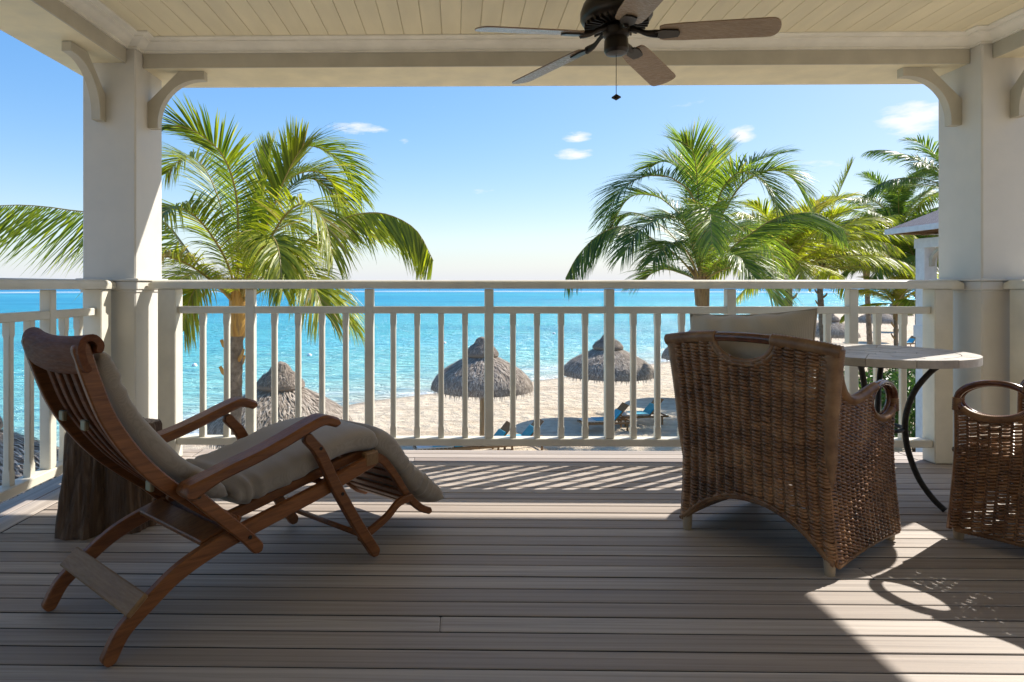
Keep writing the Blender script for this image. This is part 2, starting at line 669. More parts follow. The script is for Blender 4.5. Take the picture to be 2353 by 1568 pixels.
    def build(self, name, mat, parent=None, smooth=False, recalc=True, loc=None, kind=None):
        if parent is not None and loc is None:
            off = parent_origin(parent)
            if off != (0, 0, 0) and parent.get('_world'):
                self.v = [(x - off[0], y - off[1], z - off[2]) for x, y, z in self.v]
        me = self.mesh(name, smooth, recalc)
        me.materials.append(MATS[mat])
        return link(name, me, parent, loc, kind)


ORIG = {}


def parent_origin(p):
    return ORIG.get(p.name, (0, 0, 0))


def link(name, me, parent=None, loc=None, kind=None):
    o = bpy.data.objects.new(name, me)
    col.objects.link(o)
    if parent is not None:
        o.parent = parent
    if loc is not None:
        o.location = loc
    if kind:
        o['kind'] = kind
    return o


def tag(o, label=None, cat=None, group=None, kind=None):
    if label:
        o['label'] = label
    if cat:
        o['category'] = cat
    if group:
        o['group'] = group
    if kind:
        o['kind'] = kind
    return o


def thing(name, label, cat, loc=(0, 0, 0), rotz=0, group=None, world=False):
    """an Empty at the thing's base. world=True: parts are given in world coordinates (no rotation)"""
    o = bpy.data.objects.new(name, None)
    o.empty_display_size = .1
    col.objects.link(o)
    o.location = loc
    o.rotation_euler = (0, 0, rotz)
    if world:
        ORIG[o.name] = tuple(loc)
        WORLD.add(o.name)
    return tag(o, label, cat, group)


WORLD = set()


def put(mb, name, mat, parent, smooth=False, recalc=True, kind=None, top=None):
    """build a part; if its top thing was made with world=True, shift vertices from world into its frame"""
    t = top or parent
    if t is not None and t.name in WORLD:
        ox, oy, oz = ORIG[t.name]
        mb.v = [(x - ox, y - oy, z - oz) for x, y, z in mb.v]
    me = mb.mesh(name, smooth, recalc)
    me.materials.append(MATS[mat])
    return link(name, me, parent, None, kind)


def copy_tree(o, parent=None):
    c = o.copy()
    col.objects.link(c)
    c.parent = parent
    for ch in list(o.children):
        copy_tree(ch, c)
    return c


# ================================================================== THE SETTING: sand and sea
SHORE = [(-140, -60), (-40, -25), (-19, 0), (-15.5, 14), (-12, 22), (-8.2, 29), (-4.5, 33.6), (6.3, 42), (17, 52), (45, 86), (80, 142), (150, 205), (320, 270), (900, 420)]
SEA_Z = -4.9


def shore_dist(X, Y):
    """signed distance to the waterline, positive inland (to the right of the line)"""
    best = np.full(X.shape, 1e9)
    sign = np.ones(X.shape)
    for (ax, ay), (bx, by) in zip(SHORE[:-1], SHORE[1:]):
        dx, dy = bx - ax, by - ay
        t = np.clip(((X - ax) * dx + (Y - ay) * dy) / (dx * dx + dy * dy), 0, 1)
        px, py = ax + t * dx, ay + t * dy
        d = np.hypot(X - px, Y - py)
        s = np.where(dx * (Y - ay) - dy * (X - ax) > 0, -1., 1.)
        m = d < best
        best = np.where(m, d, best)
        sign = np.where(m, s, sign)
    return best * sign


def nonuni(lo, hi, core_lo, core_hi, step, growth=1.16):
    xs = list(np.arange(core_lo, core_hi, step))
    s, x = step, core_hi
    while x < hi:
        xs.append(x)
        s *= growth
        x += s
    xs.append(hi)
    s, x = step, core_lo - step
    while x > lo:
        xs.insert(0, x)
        s *= growth
        x -= s
    xs.insert(0, lo)
    return np.array(xs)


def hash_noise(X, Y, s, seed):
    rng = np.random.RandomState(seed)
    out = np.zeros(X.shape)
    for i in range(7):
        a = rng.uniform(0, 6.28)
        k = s * rng.uniform(.6, 1.7)
        out += np.sin((X * math.cos(a) + Y * math.sin(a)) * k + rng.uniform(0, 6.28))
    return out / 7


def sand_height(X, Y):
    d = shore_dist(X, Y)
    inland = np.clip(d, 0, None)
    z = SEA_Z + .62 * (1 - np.exp(-inland / 3.4)) + np.minimum(inland, 40) * .011
    z = np.where(d < 0, SEA_Z + d * .07, z)
    z = np.maximum(z, SEA_Z - 6)
    amp = np.clip(inland / 4, 0, 1)
    return z + amp * (.05 * hash_noise(X, Y, .7, 3) + .035 * hash_noise(X, Y, 2.2, 4)), d


def sheet(name, xs, ys, zfun, mat, attrs):
    X, Y = np.meshgrid(xs, ys)
    Z, at_ = zfun(X, Y)
    n, m = X.shape
    vs = np.stack([X, Y, Z], -1).reshape(-1, 3)
    i = np.arange(n * m).reshape(n, m)
    fs = np.stack([i[:-1, :-1], i[:-1, 1:], i[1:, 1:], i[1:, :-1]], -1).reshape(-1, 4)
    me = bpy.data.meshes.new(name)
    me.from_pydata(vs.tolist(), [], fs.tolist())
    for k, v in at_.items():
        a = me.attributes.new(k, 'FLOAT', 'POINT')
        a.data.foreach_set('value', v.reshape(-1).astype(np.float32))
    me.polygons.foreach_set('use_smooth', [True] * len(me.polygons))
    me.materials.append(MATS[mat])
    o = link(name, me)
    o['kind'] = 'structure'
    return o


def f_sand(X, Y):
    z, d = sand_height(X, Y)
    return z, {'tint': np.clip(1 - np.abs(d - .3) / 1.7, 0, 1)}


def f_sea(X, Y):
    d = -shore_dist(X, Y)
    Z = np.full(X.shape, SEA_Z) + np.where(d > 800, -(d - 800) ** 2 * 0, 0)
    off = np.clip(d, 0, None)
    shade = np.clip(np.log1p(off / 3.0) / math.log1p(1500 / 3.0), 0, 1)
    shade = np.interp(off, [0, 3, 9, 30, 110, 320, 620, 1500], [0, .03, .09, .2, .36, .55, .72, 1])
    # a shallow sandbar and the reef with its line of surf
    rad = np.hypot(X, Y)
    reef = np.exp(-((rad - 700) / 60) ** 2)
    shade = shade - .22 * np.exp(-((rad - 480) / 110) ** 2)
    edge = np.exp(-((off - .5) / .7) ** 2) * .95 + np.exp(-((off - 3.6) / .8) ** 2) * .5
    return Z, {'offshore': np.clip(shade, 0, 1), 'foam': np.clip(reef + edge, 0, 1)}


sheet('sand', nonuni(-900, 6000, -24, 40, .55), nonuni(-600, 3000, -6, 62, .55), f_sand, 'sand', None)
sheet('sea', nonuni(-24000, 24000, -40, 60, .9, 1.11), nonuni(-9000, 24000, 8, 70, .9, 1.09), f_sea, 'sea', None)

# ================================================================== THE DECK
BW = .0972
DECK_FAR = 4.254
deck = thing('deck', None, None)
deck['kind'] = 'structure'
base = MB().box((-2.24, -1.3, -.30), (3.41, 4.24, -.028), .01)
put(base, 'deck_frame', 'dark_timber', deck)


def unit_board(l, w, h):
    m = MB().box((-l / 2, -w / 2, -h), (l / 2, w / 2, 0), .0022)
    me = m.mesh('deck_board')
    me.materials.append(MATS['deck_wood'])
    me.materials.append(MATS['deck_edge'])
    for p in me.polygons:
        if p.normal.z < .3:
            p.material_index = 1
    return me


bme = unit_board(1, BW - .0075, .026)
rnd = random.Random(3)
X0, X1 = -1.977, 3.133
for k in range(56):
    y = DECK_FAR - BW * (k + .5)
    cuts = [X0]
    x = X0 + rnd.uniform(.7, 4.6)
    while x < X1 - .6:
        cuts.append(x)
        x += rnd.uniform(3.4, 5.4)
    cuts.append(X1)
    if rnd.random() < .7:
        cuts = [X0, X1]
    if k < 2:
        cuts = [-1.66, X1 - .3]
    for a, b in zip(cuts[:-1], cuts[1:]):
        if k < 5 and not k < 2:
            a = max(a, -1.90) if a == X0 else a
            b = min(b, 3.05) if b == X1 else b
        o = link('deck_board', bme, deck, ((a + b) / 2, y, rnd.uniform(-.0008, .0008)))
        o.scale.x = (b - a) - .0018
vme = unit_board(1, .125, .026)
for x in (-2.044, -2.174, 3.2, 3.33):
    for y0, y1 in ((-1.2, 1.37), (1.373, 3.845)):
        o = link('deck_board', vme, deck, (x, (y0 + y1) / 2, .0))
        o.rotation_euler.z = R(90)
        o.scale.x = y1 - y0
for a, b in ((-1.905, -1.663), (2.836, 3.05)):
    for k in range(2):
        o = link('deck_board', bme, deck, ((a + b) / 2, DECK_FAR - BW * (k + .5), 0))
        o.scale.x = b - a

# ================================================================== THE VERANDA
CLX0, CLX1, CRX0, CRX1, CY0, CY1 = -2.23, -1.91, 3.055, 3.375, 3.85, 4.20
SOFF, CEIL = 2.395, 2.537
ver = thing('veranda', 'cream boarded veranda roof carried on thick white columns with curved brackets', 'veranda', (0, 4, 0), world=True)


def column(x0, x1):
    c = put(MB().box((x0, CY0, -4.4), (x1, CY1, SOFF + .09), .008), 'column', 'paint_white', ver)
    e = .016
    m = MB()
    m.box((x0 - e, CY0 - e, 1.045), (x1 + e, CY1 + e, 1.098), .006)
    m.box((x0 - e - .012, CY0 - e - .012, 1.098), (x1 + e + .012, CY1 + e + .012, 1.114), .005)
    m.box((x0 - .008, CY0 - .008, 1.03), (x1 + .008, CY1 + .008, 1.045), .003)
    put(m, 'collar', 'paint_white', c, top=ver)
    return c


c_left = column(CLX0, CLX1)
c_right = column(CRX0, CRX1)


def bracket_profile():
    S = .35
    p = [(S * .55, 0), (S, 0), (S, -.052), (S - .03, -.052)]
    cx, cy, r = S - .03, -(S - .03), S - .03 - .062
    ry = S - .03 - .052
    for i in range(1, 15):
        a = R(90 + 90 * i / 14)
        p.append((cx + r * math.cos(a), cy + ry * math.sin(a)))
    p += [(.062, -S), (0, -S), (0, -S * .55)]
    return p


def bracket(colm, kind):
    P = bracket_profile()
    if kind == 'L':
        pl = lambda a, b, d: (CLX1 + .001 + a, d, SOFF - .001 + b)
        r = (4.0, 4.055)
    elif kind == 'R':
        pl = lambda a, b, d: (CRX0 - .001 - a, d, SOFF - .001 + b)
        r = (4.0, 4.055)
    elif kind == 'LF':
        pl = lambda a, b, d: (d, CY0 - .001 - a, SOFF - .001 + b)
        r = (-2.14, -2.088)
    else:
        pl = lambda a, b, d: (d, CY0 - .001 - a, SOFF - .001 + b)
        r = (3.215, 3.267)
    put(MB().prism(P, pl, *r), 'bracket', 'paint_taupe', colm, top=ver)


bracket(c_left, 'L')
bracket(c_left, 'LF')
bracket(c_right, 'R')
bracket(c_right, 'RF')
BXL, BXR, BY = -1.965, 3.115, 3.935


def beam(lo, hi, axis):
    b = put(MB().box(lo, hi, .004), 'beam', 'paint_cream', ver)
    return b


b_front = beam((-2.37, BY + .012, SOFF), (3.52, 4.345, 2.60), 'x')
b_left = beam((-2.37, -1.5, SOFF + .0015), (BXL - .012, 4.343, 2.598), 'y')
b_right = beam((BXR + .012, -1.5, SOFF + .0015), (3.518, 4.343, 2.598), 'y')
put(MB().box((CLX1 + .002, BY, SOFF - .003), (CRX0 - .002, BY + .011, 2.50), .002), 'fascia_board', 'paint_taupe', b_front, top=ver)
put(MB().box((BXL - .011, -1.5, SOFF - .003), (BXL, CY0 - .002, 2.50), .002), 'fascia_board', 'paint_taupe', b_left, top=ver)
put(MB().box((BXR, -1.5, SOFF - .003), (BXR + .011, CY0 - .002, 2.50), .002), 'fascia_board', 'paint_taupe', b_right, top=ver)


def crown_run(path, name):
    prof = [(0, 2.478), (.014, 2.478), (.014, 2.490), (.022, 2.492), (.036, 2.497), (.052, 2.505), (.066, 2.514), (.090, 2.518), (.092, 2.525), (.124, 2.527), (.130, 2.530), (.130, 2.5375), (0, 2.5375)]
    P = [Vector(p) for p in path]
    rows = []
    for d, z in prof:
        row = []
        for i, p in enumerate(P):
            a = (P[i] - P[i - 1]).normalized() if i else (P[1] - P[0]).normalized()
            b = (P[i + 1] - P[i]).normalized() if i < len(P) - 1 else a
            na, nb = Vector((a.y, -a.x)), Vector((b.y, -b.x))
            mt = (na + nb)
            mt = mt / max(mt.dot(na), .2)
            q = p + mt * d
            row.append((q.x, q.y, z))
        rows.append(row)
    put(MB().grid(rows), name, 'paint_trim', ver)


crown_run([(BXL, -1.5), (BXL, CY0), (CLX1, CY0), (CLX1, BY), (CRX0, BY), (CRX0, CY0), (BXR, CY0), (BXR, -1.5)], 'crown_moulding')
# ceiling of tongued planks
ceil = put(MB().box((BXL - .01, -1.5, CEIL + .012), (BXR + .01, BY + .02, CEIL + .05), .001), 'ceiling', 'paint_cream', ver)
npl = 46
pw = (BXR - BXL) / npl
m = MB().box((-pw / 2 + .0012, 0, -.009), (pw / 2 - .0012, 1, .0), .004)
pme = m.mesh('ceiling_plank')
pme.materials.append(MATS['paint_cream'])
for k in range(npl):
    o = link('ceiling_plank', pme, ceil, (BXL + pw * (k + .5), -1.5 - 4, CEIL + .0095 + random.uniform(-.0006, .0006)))
    o.scale.y = BY + 1.5
# the house wall behind the camera, with its glazed doors
hw_ = put(MB().box((-2.37, -1.62, -.02), (3.52, -1.5, CEIL + .2), .004), 'house_wall', 'paint_cream', ver)
for x in (-1.2, .55, 2.3):
    d = put(MB().box((x - .8, -1.498, .02), (x + .8, -1.46, 2.2), .006), 'glazed_door', 'paint_rail', hw_, top=ver)
    for xx in (x - .38, x + .38):
        put(MB().box((xx - .30, -1.459, .20), (xx + .30, -1.452, 2.08), .001), 'pane', 'door_glass', d, top=ver)
# roof with eaves above
m = MB()
m.prism([(-2.7, 2.60), (3.82, 2.60), (3.82, 2.70), (.55, 4.3), (-2.7, 2.70)], lambda a, b, d: (a, d, b), -1.6, 4.755)
put(m, 'roof', 'roof_slate', ver)


# ------------------------------------------------------------------ railings
def baluster_mesh(h, w=.036):
    rows = []
    for z, s, c in ((0, 1, .04), (.06, 1, .04), (.075, .93, .30), (h - .075, .93, .30), (h - .06, 1, .04), (h, 1, .04)):
        a = w / 2 * s
        k = a * c
        rows.append([(a, -a + k, z), (a, a - k, z), (a - k, a, z), (-a + k, a, z), (-a, a - k, z), (-a, -a + k, z), (-a + k, -a, z), (a - k, -a, z)])
    m = MB().grid(rows, closed_u=True)
    me = m.mesh('baluster')
    me.materials.append(MATS['paint_rail'])
    return me


BAL = baluster_mesh(.900 - .138)
POST_W = .054


def post_mesh():
    m = MB().box((-POST_W / 2, -.0285, 0), (POST_W / 2, .0285, 1.05 - .138), .004)
    me = m.mesh('post')
    me.materials.append(MATS['paint_rail'])
    return me


POST = post_mesh()


def railing(label, origin, rotz, length, lead, n_int, step, newel=(0.0, 1), extra=.05, flip=False):
    """local x along the rail from the inner face of the first newel; y = across (outward +)"""
    r = thing('railing', label, 'railing', origin, rotz, 'veranda railings')
    m = MB()
    prof = [(-.070, 1.052), (.070, 1.052), (.0715, 1.062), (.071, 1.083), (.064, 1.095), (.05, 1.103), (.0, 1.106), (-.05, 1.103), (-.064, 1.095), (-.071, 1.083), (-.0715, 1.062)]
    x0, x1 = -.11 - extra, length + .11 + (extra if newel[1] else 0)
    n = len(prof)
    rows = [[(x0 + .02 if z > 1.09 else x0, y, z) for y, z in prof], [(x1 - .02 if z > 1.09 else x1, y, z) for y, z in prof]]
    mm = MB().grid(rows, closed_u=True)
    mm.f.append(tuple(range(n)))
    mm.f.append(tuple(range(n, 2 * n)))
    put(mm, 'top_rail', 'paint_rail', r, smooth=50)
    put(MB().box((0, -.025, .900), (length, .025, .943), .004), 'middle_rail', 'paint_rail', r)
    put(MB().box((0, -.040, .094), (length, .040, .139), .004), 'bottom_rail', 'paint_rail', r)
    put(MB().box((-.11, -.055, 0.002), (0, .055, 1.0515), .005), 'newel_post', 'paint_rail', r)
    if newel[1]:
        put(MB().box((length, -.055, 0.002), (length + .11, .055, 1.0515), .005), 'newel_post', 'paint_rail', r)
    xs = [lead + k * step for k in range(n_int + 1)]
    for x in xs:
        if x < length - .03:
            link('post', POST, r, (x, 0, .138))
    seq = [0] + xs + [length]
    for i, (a, b) in enumerate(zip(seq[:-1], seq[1:])):
        nb = 4 if 0 < i < len(seq) - 2 else max(1, round((b - a) / .147) - 1)
        for k in range(nb):
            x = a + (b - a) * (k + 1) / (nb + 1)
            link('baluster', BAL, r, (x, 0, .1385))
    return r


railing('long white balustrade facing the sea, running between the two columns', (-1.72, 4.015, 0), 0, 2.865 + 1.72, -1.273 + 1.72, 5, .735)
railing('white balustrade of the left side, beside the log stump', (-2.088, 3.70, 0), R(-90), 4.4, .40, 5, .735, newel=(0, 0), extra=.02)
railing('white balustrade of the right side, behind the right hand armchair', (3.232, 3.70, 0), R(-90), 4.4, .40, 5, .735, newel=(0, 0), extra=.02)


# ------------------------------------------------------------------ ceiling fan
def build_fan():
    C = Vector((.712, 2.93, 2.197))
    t = thing('ceiling_fan', 'dark bronze ceiling fan with five brown wooden blades and pull chain', 'ceiling fan', (C.x, C.y, CEIL))
    z0 = C.z - CEIL
    put(MB().lathe([(.02, 0), (.075, -.002), (.07, -.03), (.03, -.055), (.018, -.06)], 24), 'canopy', 'fan_metal', t, 40)
    put(MB().tube([(0, 0, -.05), (0, 0, z0 + .16)], .013, 10), 'downrod', 'fan_metal', t, 'all')
    put(MB().lathe([(.02, z0 + .18), (.07, z0 + .175), (.115, z0 + .16), (.145, z0 + .135), (.158, z0 + .10), (.158, z0 + .07), (.150, z0 + .055), (.135, z0 + .045), (.06, z0 + .035)], 36), 'motor_housing', 'fan_metal', t, 30)
    m = MB()
    for k in range(30):
        a = 2 * math.pi * k / 30
        M = Matrix.Rotation(a, 4, 'Z')
        m.box((.075, -.004, z0 + .030), (.14, .004, z0 + .048), .001, M)
    put(m, 'vent_fins', 'fan_metal', t, kind='stuff')
    put(MB().lathe([(.045, z0 + .04), (.06, z0 + .02), (.058, z0 - .01), (.048, z0 - .02), (.052, z0 - .03), (.054, z0 - .075), (.046, z0 - .09), (.02, z0 - .096)], 28), 'switch_housing', 'fan_metal', t, 30)
    bl = None
    # blade with rounded tip, local x outward
    out = []
    L0, L1 = .185, .665
    for i in range(13):
        a = R(-90 + 180 * i / 12)
        out.append((L1 - .05 + .05 * max(math.cos(a), 0) ** .7, .066 * math.sin(a)))
    poly = [(L0, -.046), (L0 + .02, -.056), (L0 + .1, -.062)] + out + [(L0 + .1, .062), (L0 + .02, .056), (L0, .046)]
    for k in range(5):
        az = R(-18 + 72 * k)
        # blade pitched: the clockwise edge (seen from above) rides high
        Mx = Matrix.Rotation(az, 4, 'Z') @ Matrix.Translation((0, 0, z0 - .005)) @ Matrix.Rotation(R(4.2), 4, 'Y') @ Matrix.Rotation(R(-13), 4, 'X')
        pl = lambda a, b, d: Mx @ Vector((a, b, d))
        blade = put(MB().prism(poly, pl, -.003, .003), 'blade', 'fan_wood', t)
        m = MB()
        arm = catmull([Vector((.05, 0, .03)), Vector((.09, 0, .018)), Vector((.13, 0, .0)), Vector((.18, 0, -.006))], 10)
        m.tube([Mx @ p for p in arm], [.016, .015, .013, .011, .011, .011, .012, .014, .016, .018, .018], 8, flat=.7)
        m.prism([(.165, -.020), (.20, -.032), (.262, -.024), (.27, 0), (.262, .024), (.20, .032), (.165, .020)], pl, -.011, -.0035)
        put(m, 'blade_iron', 'fan_metal', blade, 40)
    put(MB().tube([(0, 0, z0 - .094), (0, 0, 1.925 - CEIL)], .0016, 5), 'pull_chain', 'fan_metal', t)
    put(MB().lathe([(.002, 1.927 - CEIL), (.008, 1.922 - CEIL), (.020, 1.914 - CEIL), (.021, 1.910 - CEIL), (.010, 1.904 - CEIL), (.003, 1.899 - CEIL)], 16), 'chain_pendant', 'fan_metal', t, 'all')


build_fan()


# ================================================================== STEAMER CHAIR
def bar(path, w, th, t0, n=24, c=.004, round_ends=(True, True)):
    """flat bar: path of (s, z), width w in the path's plane (number or function of 0..1), from t0 to t0+th across"""
    P = catmull([(p[0], 0, p[1]) for p in path], n)
    L = [0]
    for a, b in zip(P[:-1], P[1:]):
        L.append(L[-1] + (b - a).length)
    tot = L[-1]
    wf = w if callable(w) else (lambda q: w)
    st = []
    for i, p in enumerate(P):
        T = (P[min(i + 1, n)] - P[max(i - 1, 0)]).normalized()
        st.append((p, T, wf(L[i] / tot)))
    full = []

    def endcap(p, T, wd, sgn):
        res = []
        for a in (80, 60, 40, 20):
            res.append((p + T * sgn * wd * .42 * math.sin(R(a)), T, max(wd * math.cos(R(a)), .004)))
        return res
    if round_ends[0]:
        full += endcap(st[0][0], st[0][1], st[0][2], -1)
    full += st
    if round_ends[1]:
        full += endcap(st[-1][0], st[-1][1], st[-1][2], 1)[::-1]
    rows = []
    for p, T, wd in full:
        Nn = Vector((-T.z, 0, T.x))
        h = wd / 2
        cc = min(c, h * .5, th * .4)
        sec = [(-h, t0 + cc), (-h + cc, t0), (h - cc, t0), (h, t0 + cc), (h, t0 + th - cc), (h - cc, t0 + th), (-h + cc, t0 + th), (-h, t0 + th - cc)]
        rows.append([(p.x + Nn.x * a, b, p.z + Nn.z * a) for a, b in sec])
    m = MB().grid(rows, closed_u=True)
    k = len(rows)
    m.f.append(tuple(range(8)))
    m.f.append(tuple((k - 1) * 8 + i for i in range(8)))
    return m


def build_steamer():
    A = R(49.84)
    loc = (-.9388, 1.8023, 0)
    t = thing('steamer_chair', 'reclining teak steamer chair with slatted back and leg rest, beside the log stump', 'deck chair', loc, A)
    W = .56
    TH = .028
    long_leg = [(-.012, .021), (.026, .083), (.10, .140), (.19, .197), (.30, .236), (.42, .262), (.58, .292), (.74, .322), (.87, .352), (.985, .380)]
    lw = lambda q: .052 if q > .3 else .044 + .008 * q / .3
    front = [(.650, .528), (.705, .465), (.762, .355), (.836, .232), (.910, .118), (.972, .030)]
    back = [(-.075, .895), (-.046, .80), (-.004, .69), (.06, .585), (.13, .50), (.21, .425), (.30, .352), (.385, .295)]
    arm = [(.205, .448), (.31, .482), (.44, .512), (.54, .541), (.64, .573), (.705, .588), (.755, .573)]
    strut = [(.215, .440), (.31, .345), (.40, .256), (.445, .205)]
    foot = [(1.00, .392), (1.07, .355), (1.14, .275), (1.21, .180), (1.29, .108), (1.345, .080)]
    sup = [(.93, .085), (1.0, .108), (1.07, .135), (1.13, .172), (1.20, .180)]
    for side in (0, 1):
        def T(tn, th=TH):   # tn: offset of the bar's inner layer from the outer face of the chair
            return tn if side == 0 else W - tn - th
        leg = put(bar(long_leg, lw, TH, T(.030), 40), 'rear_leg', 'teak', t, 30)
        put(bar(front, lambda q: .040 if q < .1 else .044, .026, T(.002, .026), 24), 'front_leg', 'teak', t, 30)
        put(bar(strut, .042, .026, T(.002, .026), 14), 'arm_strut', 'teak', t, 30)
        put(bar(back, lambda q: .048 - .006 * q, .026, T(.060, .026), 30), 'back_rail', 'teak', t, 30)
        put(bar(foot, lambda q: .036 - .006 * q, .024, T(.060, .024), 24), 'foot_rail', 'teak', t, 30)
        put(bar(sup, .030, .022, T(.032, .022), 18), 'foot_support', 'teak', t, 30)
        put(bar([(.37, .296), (.55, .326), (.75, .362), (.99, .398)], .036, .022, T(.090, .022), 14), 'seat_rail', 'teak', t, 30)
        # arm: broad and flat, its front end dipping
        aw = .074
        put(bar(arm, lambda q: .036 if q > .15 else .05 - .014 * q / .15, aw, T(-.026, aw), 30, .008), 'armrest', 'teak', t, 40)
        put(MB().box((.94, T(.028, .032), .36), (1.01, T(.028, .032) + .032, .415), .006), 'hinge_block', 'teak_pale', t)
        ty = T(.002, .026) if side == 0 else T(.002, .026) + .026
        d = -1 if side == 0 else 1
        for s_, z_ in ((.235, .425), (.412, .250), (.700, .485), (.800, .298)):
            put(MB().tube([(s_, ty - d * .004, z_), (s_, ty + d * .003, z_)], .0065, 10), 'screw', 'screw_dark', t, 40)
    # slats of the back
    bb = back[:-1]
    for k in range(5):
        y = .125 + k * (W - .25 - .034) / 4
        put(bar([(p[0] + .006, p[1] + .002) for p in bb], .012, .034, y, 22, .003), 'back_slat', 'teak_dark', t, 30)
    for s_, z_, y_ in ((.005, .655, .40), (.012, .645, .24), (.165, .445, .14)):
        put(MB().box((s_ - .016, y_, z_ - .016), (s_ - .002, y_ + .036, z_ + .016), .004), 'slat_clip', 'brass', t)
    # scrolled headrest, bowed backwards between the rails
    prof = [(-.060, .832), (-.074, .858), (-.082, .895), (-.074, .921), (-.050, .926), (-.032, .906), (-.036, .884)]
    C = catmull([(a, 0, b) for a, b in prof], 22)
    rows = []
    for q in range(15):
        f = q / 14
        y = .045 + (W - .09) * f
        bow = 1 - (2 * f - 1) ** 2
        sec = []
        for sgn in (1, -1):
            rng = range(len(C)) if sgn == 1 else range(len(C) - 1, -1, -1)
            for i in rng:
                Tn = (C[min(i + 1, len(C) - 1)] - C[max(i - 1, 0)]).normalized()
                nn = Vector((-Tn.z, 0, Tn.x))
                p = C[i] + nn * sgn * (.0095 if 0 < i < len(C) - 1 else .006)
                sec.append((p.x - .016 * bow, y, p.z - .014 * bow))
        rows.append(sec)
    m = MB().grid(rows, closed_u=True)
    k = len(rows[0])
    m.f.append(tuple(range(k)))
    m.f.append(tuple((len(rows) - 1) * k + i for i in range(k)))
    put(m, 'headrest', 'teak_dark', t, 40)
    # stretcher board between the rear legs, cross boards below the seat
    def tilted(s_, z_, ang, length, th, y0, y1, name, mat):
        M = Matrix.Translation((s_, 0, z_)) @ Matrix.Rotation(-ang, 4, 'Y')
        put(MB().box((-length / 2, y0, -th / 2), (length / 2, y1, th / 2), .004, M), name, mat, t)
    tilted(.058, .150, R(40), .072, .018, .018, W - .018, 'stretcher', 'teak_pale')
    tilted(.315, .262, R(14), .085, .020, .06, W - .06, 'cross_board', 'teak')
    tilted(.395, .272, R(60), .075, .020, .06, W - .06, 'cross_board', 'teak')
    put(MB().tube([(.80, .03, .318), (.80, W - .03, .318)], .012, 10), 'dowel', 'teak', t, 'all')
    put(MB().tube([(.945, .03, .090), (.945, W - .03, .090)], .011, 10), 'dowel', 'teak', t, 'all')
    for k in range(8):
        s_ = .47 + k * .065
        z_ = .296 + (s_ - .37) * .165 + .012
        tilted(s_, z_, R(9.5), .042, .012, .092, W - .092, 'seat_slat', 'teak')
    F = catmull([(a, 0, b) for a, b in foot], 40)
    for k in range(8):
        i = 4 + k * 4
        p = F[i]
        Tn = (F[i + 1] - F[i - 1]).normalized()
        tilted(p.x - .004, p.z + .006, math.atan2(Tn.z, Tn.x), .034, .011, .086, W - .086, 'foot_slat', 'teak')
    # the cushion lies on the chair and can be lifted off
    c = thing('chair_cushion', 'long taupe cushion in three pads lying on the steamer chair', 'cushion', loc, A)

    def pad(path, w0, w1, th, name, seed, bulge=.012, e0=.5, e1=.5):
        n = 44
        P = catmull([(p[0], 0, p[1]) for p in path], n)
        rnd = random.Random(seed)
        ph = [rnd.uniform(0, 6.28) for _ in range(8)]
        rows = []
        M_ = 40
        for i in range(n + 1):
            q = i / n
            Tn = (P[min(i + 1, n)] - P[max(i - 1, 0)]).normalized()
            Nn = Vector((-Tn.z, 0, Tn.x))
            e = min(1, (min(q / .10, 1)) ** e0) * min(1, (min((1 - q) / .10, 1)) ** e1)
            e = max(e, .22)
            row = []
            for k in range(M_):
                a = 2 * math.pi * k / M_
                cx, cz = math.cos(a), math.sin(a)
                ex = math.copysign(abs(cx) ** .42, cx)
                ez = math.copysign(abs(cz) ** .62, cz)
                hw = (w1 - w0) / 2 * (1 - .03 * (1 - e))
                y = (w0 + w1) / 2 + ex * hw
                h = th / 2 * e * (1 + .12 * (1 - ex * ex))
                edge = abs(ex) ** 3
                wr = edge * .0042 * (math.sin(q * 118 + ph[0] + 2 * math.sin(q * 23 + ph[1])) + .7 * math.sin(q * 67 + ph[2])) * (.5 + .5 * math.sin(q * 6 + ph[3]))
                wr += .0035 * math.sin(q * 13 + y * 9 + ph[4]) * math.sin(y * 11 + ph[5])
                p = P[i] + Nn * (ez * (h + wr))
                row.append((p.x, y + (wr * 1.4 if ex > 0 else -wr * 1.4), p.z))
            rows.append(row)
        m = MB().grid(rows, closed_u=True)
        m.f.append(tuple(range(M_)))
        m.f.append(tuple(n * M_ + i for i in range(M_)))
        put(m, name, 'fabric_taupe', c, 'all')
    pad([(-.012, .880), (.02, .79), (.075, .68), (.14, .585), (.22, .500), (.315, .425), (.385, .372)], .090, W - .090, .075, 'back_pad', 1)
    pad([(.395, .368), (.48, .375), (.62, .402), (.78, .440), (.90, .455), (.985, .452), (1.035, .43)], .058, W - .058, .098, 'seat_pad', 2)
    pad([(1.01, .446), (1.085, .418), (1.17, .338), (1.245, .252), (1.34, .176), (1.44, .112)], .055, W - .055, .106, 'leg_pad', 3, e1=.28)


build_steamer()


